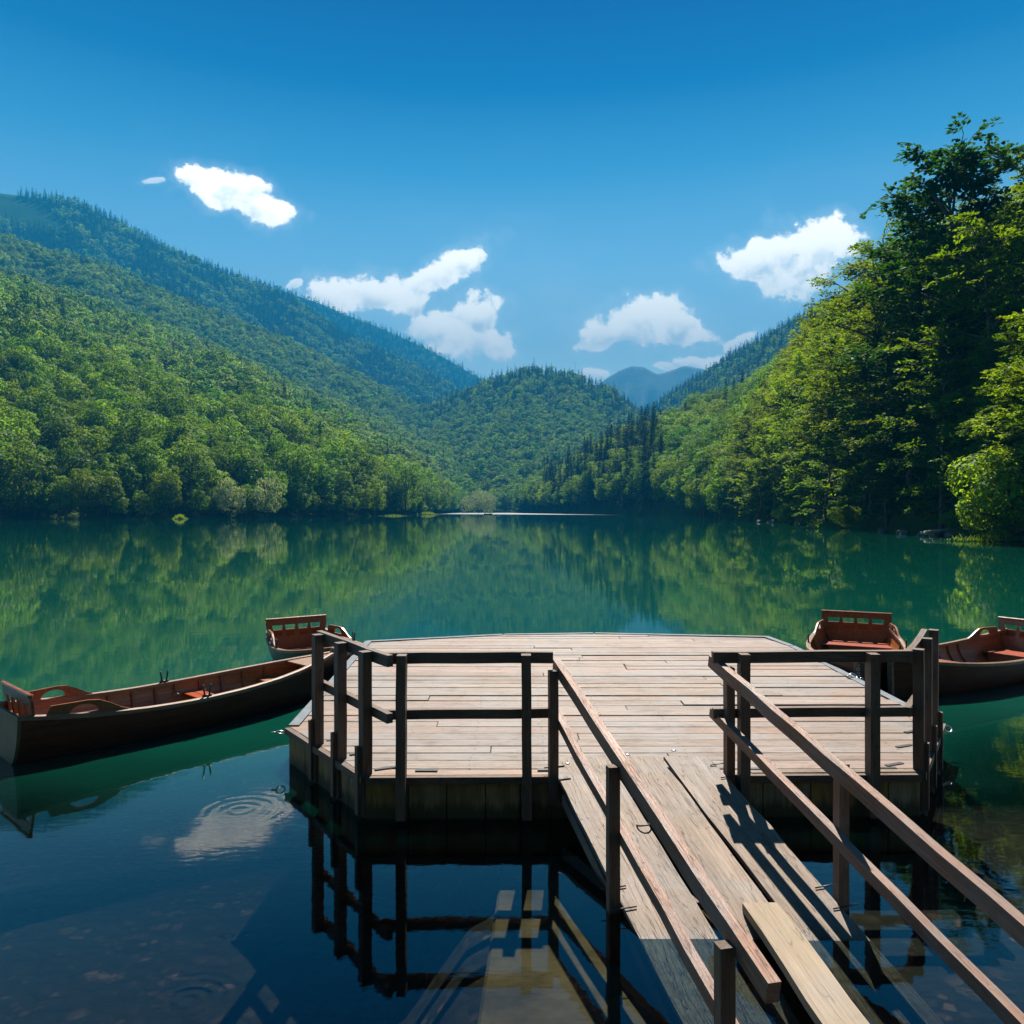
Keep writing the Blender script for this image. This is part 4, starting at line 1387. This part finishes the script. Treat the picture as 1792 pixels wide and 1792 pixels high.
# chain from the boat's bow to the dock
parts = []
for k in range(14):
    t = k / 13
    p = Vector((4.44, 9.86, .46)).lerp(Vector((4.32, 9.5, .36)), t) + Vector((0, 0, -.16 * math.sin(math.pi * t)))
    v, f = torus(.02, .005, 10, 5)
    m_ = Matrix.Translation(p) @ Matrix.Rotation(1.57 * (k % 2), 4, 'X') @ Matrix.Rotation(.8, 4, 'Z')
    parts.append(([m_ @ q for q in v], f))
v, f = join(parts)
tag(link('mooring_chain', mesh('mooring_chain', v, f, M['steel'], True)), 'short steel mooring chain from a boat bow to the dock edge', 'chain')
# a tiny rowing boat far out
fb = empty('rowing_boat', at(847, 900.6, 452) * 1.0, .15)
fb.location.z = 0
tag(fb, 'tiny dark rowing boat far out on the lake below the round willow', 'rowing boat')
secs = [[(x_ * 1.35, y_ * 1.3, z_ * 1.25) for x_, y_, z_ in section(t, 3.6, 1.2)] for t in np.linspace(0, 1, 12)]
v, f = loft(secs)
link('hull', mesh('hull', v, f, M['hull'], True), fb, wm(fb))
bm = bmesh.new()
for x_ in (1.0, 2.6, 3.7):
    add_box(bm, (x_, -.6, .35), (x_ + .3, .6, .4), .01)
link('seat', bm_mesh('seat', bm, M['lining']), fb, wm(fb))
#@@BANK
# ------------------------------------------------------------------ along the shores
def bush(name, px, d, z, sc, seed, label, m='bush', cat='bush', lobes=16, per=420, leaf=.062, group=None):
    cr, tr, _, _ = dome(seed, 2.2, 1.5, lobes, per, leaf, m, .0, 0, .32)
    return place((cr, tr), name, ((px - 896) / F * d, d, z), sc, random.uniform(0, 6), label, cat, group)


bush('bush', 1765, 58, .2, 1.9, 701, 'bright sunlit bush at the water by the edge of the photo')
bush('bush', 1790, 57, 1.2, 2.6, 706, 'tallest sunlit bush above the water by the edge of the photo')
bush('bush', 1722, 66, .1, 1.0, 702, 'low leafy bush just beyond the bleached driftwood')
bush('bush', 1690, 70, .3, 1.1, 703, 'dark leafy bush between the driftwood and the beeches')
bush('bush', 1480, 104, .2, 1.2, 704, 'round dark bush under the overhanging beeches')
bush('bush', 1380, 150, .2, 1.6, 705, 'pale green bush at the waterline below the leaning beech')


def tuft(px, d, wd, ht, n, seed, label):
    g_ = np.random.default_rng(seed)
    p = np.stack([g_.normal(0, wd / 2.2, n), g_.normal(0, wd / 4, n), np.zeros(n)], 1)
    up = unit(np.stack([g_.normal(0, .3, n), g_.normal(0, .3, n), np.ones(n)], 1))
    h = ht * g_.uniform(.4, 1, (n, 1)) * .5 * np.exp(-(p[:, :1] / wd) ** 2 * 2)
    sd = unit(np.cross(up, g_.normal(0, 1, (n, 3)))) * .05 * ht
    me = diamonds(p + up * h, up * h, sd, M['tuft'], 'bank_grass', .1)
    o = link('bank_grass', me, None, Matrix.Translation(((px - 896) / F * d, d, .03)))
    return tag(o, label, 'grass', kind='stuff')


tuft(747, 430, 9, 2.2, 500, 1, 'bright green grassy mound on the far shore near the round willow')
tuft(690, 330, 7, .9, 400, 2, 'thin strip of bright grass at the foot of the wooded point')
tuft(315, 216, 2.0, 1.7, 260, 3, 'tall bright reeds on the dark shore before the willows')
tuft(1745, 60, 4.5, .8, 500, 4, 'bright grass on the bank beside the sunlit bush')
# driftwood and rocks below the beeches
for k, (px, d, dz, ln, rz, lb) in enumerate(((1655, 72.0, .35, 4.6, .25, 'bleached driftwood log lying over the rocks at the water'), (1640, 73.5, .2, 3.0, -.15, 'shorter driftwood log half under the bleached one'))):
    x = (px - 896) / F * d
    pts = [(-ln / 2, 0, 0), (-ln * .2, .1, .12), (ln * .2, -.05, .25), (ln / 2, .05, .5)]
    v, f = tube(pts, [.20, .19, .15, .07], 8)
    o = link('driftwood', mesh('driftwood', v, f, M['drift'], True), None, Matrix.Translation((x, d, dz)) @ Matrix.Rotation(rz, 4, 'Z'))
    tag(o, lb, 'driftwood')
for k, (px, d, s) in enumerate(((1618, 74, .7), (1636, 72.5, .55), (1668, 71, .8), (1690, 69.5, .6), (1580, 80, .7), (1545, 88, .6), (1352, 150, 1.0), (1330, 158, .8))):
    bm = bmesh.new()
    bmesh.ops.create_icosphere(bm, subdivisions=2, radius=1)
    g_ = np.random.default_rng(900 + k)
    for v in bm.verts:
        v.co *= 1 + g_.normal(0, .12)
        v.co.z *= .6
    x = (px - 896) / F * d
    o = link('rock', bm_mesh('rock', bm, M['rock']), None, Matrix.Translation((x, d, .05)) @ Matrix.Rotation(k * 1.3, 4, 'Z') @ Matrix.Scale(s, 4))
    tag(o, 'grey rock at the waterline under the overhanging beeches', 'rock', 'grey rocks along the foot of the bank')
# radio mast on the far hill
b0 = at(1007, 662, 1452)
v, f = tube([b0 + Vector((0, 0, -6)), b0 + Vector((0, 0, 32))], [.35, .22], 6)
tag(link('radio_mast', mesh('radio_mast', v, f, M['steel'])), 'thin radio mast on top of the hill at the lake head', 'mast')
#@@LIGHT
# ------------------------------------------------------------------ light, sky, air, camera
SUN_EL, SUN_AZ = R(52), R(6)      # azimuth from straight ahead, positive to the right
sun = bpy.data.lights.new('sun', 'SUN')
sun.energy = 5.0
sun.angle = R(0.53)
sun.color = (1.0, 0.93, 0.82)
so_ = bpy.data.objects.new('sun', sun)
dirv = Vector((math.sin(SUN_AZ) * math.cos(SUN_EL), math.cos(SUN_AZ) * math.cos(SUN_EL), math.sin(SUN_EL)))
so_.rotation_euler = dirv.to_track_quat('Z', 'Y').to_euler()
so_.location = dirv * 50
C.objects.link(so_)

world = bpy.data.worlds.new('World')
bpy.context.scene.world = world
world.use_nodes = True


class WT(NT):
    def __init__(s, wd):
        s.t = wd.node_tree
        s.t.nodes.clear()
        s.out = s.t.nodes.new('ShaderNodeOutputWorld')


w = WT(world)
sky = w.n('TexSky', sky_type='NISHITA')
sky.sun_disc = False
sky.sun_elevation = SUN_EL
sky.sun_rotation = SUN_AZ
sky.altitude = 1100
sky.air_density = 1.0
sky.dust_density = 0.4
sky.ozone_density = 4.0
D = w.n('TexCoord').outputs['Generated']
sp = w.n('SeparateXYZ', {0: D})
# a deeper, polarised blue overhead than the plain sky model gives
rp = w.n('ValToRGB', {0: sp.outputs[2]})
el = rp.color_ramp.elements
el[0].position, el[0].color = 0.0, (1.35, 1.2, .82, 1)
el[1].position, el[1].color = 0.58, (.0, .018, .17, 1)
for q, cc in ((.12, (1.35, 1.18, .80, 1)), (.20, (1.25, 1.12, .76, 1)), (.31, (.58, .76, .62, 1)), (.40, (.15, .43, .45, 1)), (.48, (.005, .17, .29, 1))):
    e_ = el.new(q)
    e_.color = cc
gm = w.n('Mix', {0: 1.0}, data_type='RGBA', blend_type='MULTIPLY')
w.t.links.new(sky.outputs[0], gm.inputs[6])
w.t.links.new(rp.outputs[0], gm.inputs[7])
iy = w.math('DIVIDE', 1.0, w.math('MAXIMUM', sp.outputs[1], 0.05))
U, V = w.math('MULTIPLY', sp.outputs[0], iy), w.math('MULTIPLY', sp.outputs[2], iy)
uvv = w.n('CombineXYZ', {0: U, 1: V, 2: 0.0}).outputs[0]
nb = w.noise(uvv, 17.0, 9, 0.66).outputs['Fac']
wv = w.vmath('MULTIPLY', w.vmath('SUBTRACT', w.noise(uvv, 7, 4).outputs['Color'], (.5, .5, .5)), (.06, .045, 0))
uvw = w.vmath('ADD', uvv, wv)
sw = w.n('SeparateXYZ', {0: uvw})
U, V = sw.outputs[0], sw.outputs[1]
CL = [  # px, py, half width, half height, turn, density
    (385, 328, 75, 26, 8, 1), (450, 352, 58, 26, 22, 1), (430, 318, 40, 22, 0, .9), (268, 323, 24, 7, -4, .4),
    (590, 520, 58, 34, 12, 1), (680, 515, 80, 36, 5, 1), (760, 485, 95, 26, -22, 1), (820, 460, 32, 18, -10, .9),
    (800, 580, 85, 40, 12, 1), (830, 545, 52, 30, 0, 1), (870, 605, 36, 26, 10, .9), (745, 575, 36, 22, 0, .8),
    (1110, 575, 88, 36, -4, 1), (1150, 560, 70, 40, 0, 1), (1205, 578, 55, 28, 10, 1), (1050, 598, 40, 14, -6, .8),
    (1345, 450, 75, 34, -8, 1), (1420, 445, 85, 50, -6, 1), (1380, 490, 50, 34, 10, .9),
    (1235, 632, 46, 14, -4, .9), (1308, 598, 34, 12, -20, .9), (1155, 645, 20, 7, 0, .7), (1043, 653, 20, 11, 0, .8), (512, 497, 10, 7, 0, .7),
]
tot = None
low = None
for (px, py, a, b, rot, dn) in CL:
    u0, v0 = (px - 896) / F, (HZ - py) / F
    a, b = a / F, b / F
    c_, s_ = math.cos(R(-rot)), math.sin(R(-rot))
    du, dv = w.math('SUBTRACT', U, u0), w.math('SUBTRACT', V, v0)
    x_ = w.math('ADD', w.math('MULTIPLY', du, c_ / a), w.math('MULTIPLY', dv, s_ / a))
    y_ = w.math('ADD', w.math('MULTIPLY', du, -s_ / b), w.math('MULTIPLY', dv, c_ / b))
    e_ = w.math('SUBTRACT', 1.0, w.math('SQRT', w.math('ADD', w.math('MULTIPLY', x_, x_), w.math('MULTIPLY', y_, y_))))
    q = w.math('ADD', e_, w.math('MULTIPLY', w.math('SUBTRACT', nb, 0.46), 3.0))
    mk = w.math('MULTIPLY', w.math('ADD', w.math('MULTIPLY', w.maprange(q, 0.0, 0.32), .9), w.math('MULTIPLY', w.maprange(q, -0.7, 0.3), .10)), dn)
    lw = w.math('MULTIPLY', mk, w.maprange(y_, 0.35, -0.75))
    tot = mk if tot is None else w.math('MAXIMUM', tot, mk)
    low = lw if low is None else w.math('MAXIMUM', low, lw)
fine = w.noise(uvw, 30, 6, .62).outputs['Fac']
shade = w.math('MULTIPLY', low, w.maprange(fine, .36, .6, 1.0, .1))
ccol = w.mix(w.math('MULTIPLY', shade, .9), (10.5, 9.8, 8.4), (4.8, 5.5, 5.8))
veil = w.math('MULTIPLY', w.maprange(w.noise(w.vmath('MULTIPLY', uvv, (1.2, 2.2, 1)), 2.3, 5, .6).outputs['Fac'], .45, .75), .20)
veil = w.math('MULTIPLY', veil, w.maprange(V, .55, .2))
base = w.mix(veil, gm.outputs[2], (4.5, 4.8, 5.0))
fcol = w.mix(tot, base, ccol)
bg = w.n('Background', {'Color': fcol, 'Strength': 0.1})
w.t.links.new(bg.outputs[0], w.out.inputs['Surface'])

# the blue air between here and the mountains
HAZE = 0.00035
bm = bmesh.new()
add_box(bm, (-3900, -300, -14), (3900, 6100, 1330))
hz = NT('valley_haze')
pv = hz.n('VolumePrincipled', {'Color': (0.025, 0.41, 0.88, 1), 'Density': HAZE, 'Anisotropy': -0.3})
hz.t.links.new(pv.outputs[0], hz.out.inputs['Volume'])
haze = link('haze', bm_mesh('haze', bm, hz.m))
tag(haze, 'thin blue summer haze filling the valley', None, kind='stuff')

cam = bpy.data.cameras.new('camera')
cam.sensor_width = 36
cam.lens = 36 * F / 1792
cam.shift_y = -(896 - HZ) / 1792
cam.clip_start = .05
cam.clip_end = 12000
co_ = bpy.data.objects.new('camera', cam)
co_.location = (0, 0, H)
co_.rotation_euler = (R(90), 0, 0)
C.objects.link(co_)
S = bpy.context.scene
S.camera = co_
S.render.engine = 'CYCLES'
S.view_settings.view_transform = 'Standard'
S.view_settings.look = 'None'
S.view_settings.exposure = 1.88
S.view_settings.gamma = 1.0
cy = S.cycles
cy.max_bounces = 6
cy.diffuse_bounces = 3
cy.glossy_bounces = 3
cy.transmission_bounces = 3
cy.transparent_max_bounces = 12
cy.volume_bounces = 0
cy.caustics_reflective = False
cy.caustics_refractive = False
cy.sample_clamp_indirect = 4.0
cy.use_denoising = True
try:
    cy.denoiser = 'OPENIMAGEDENOISE'
except Exception:
    pass
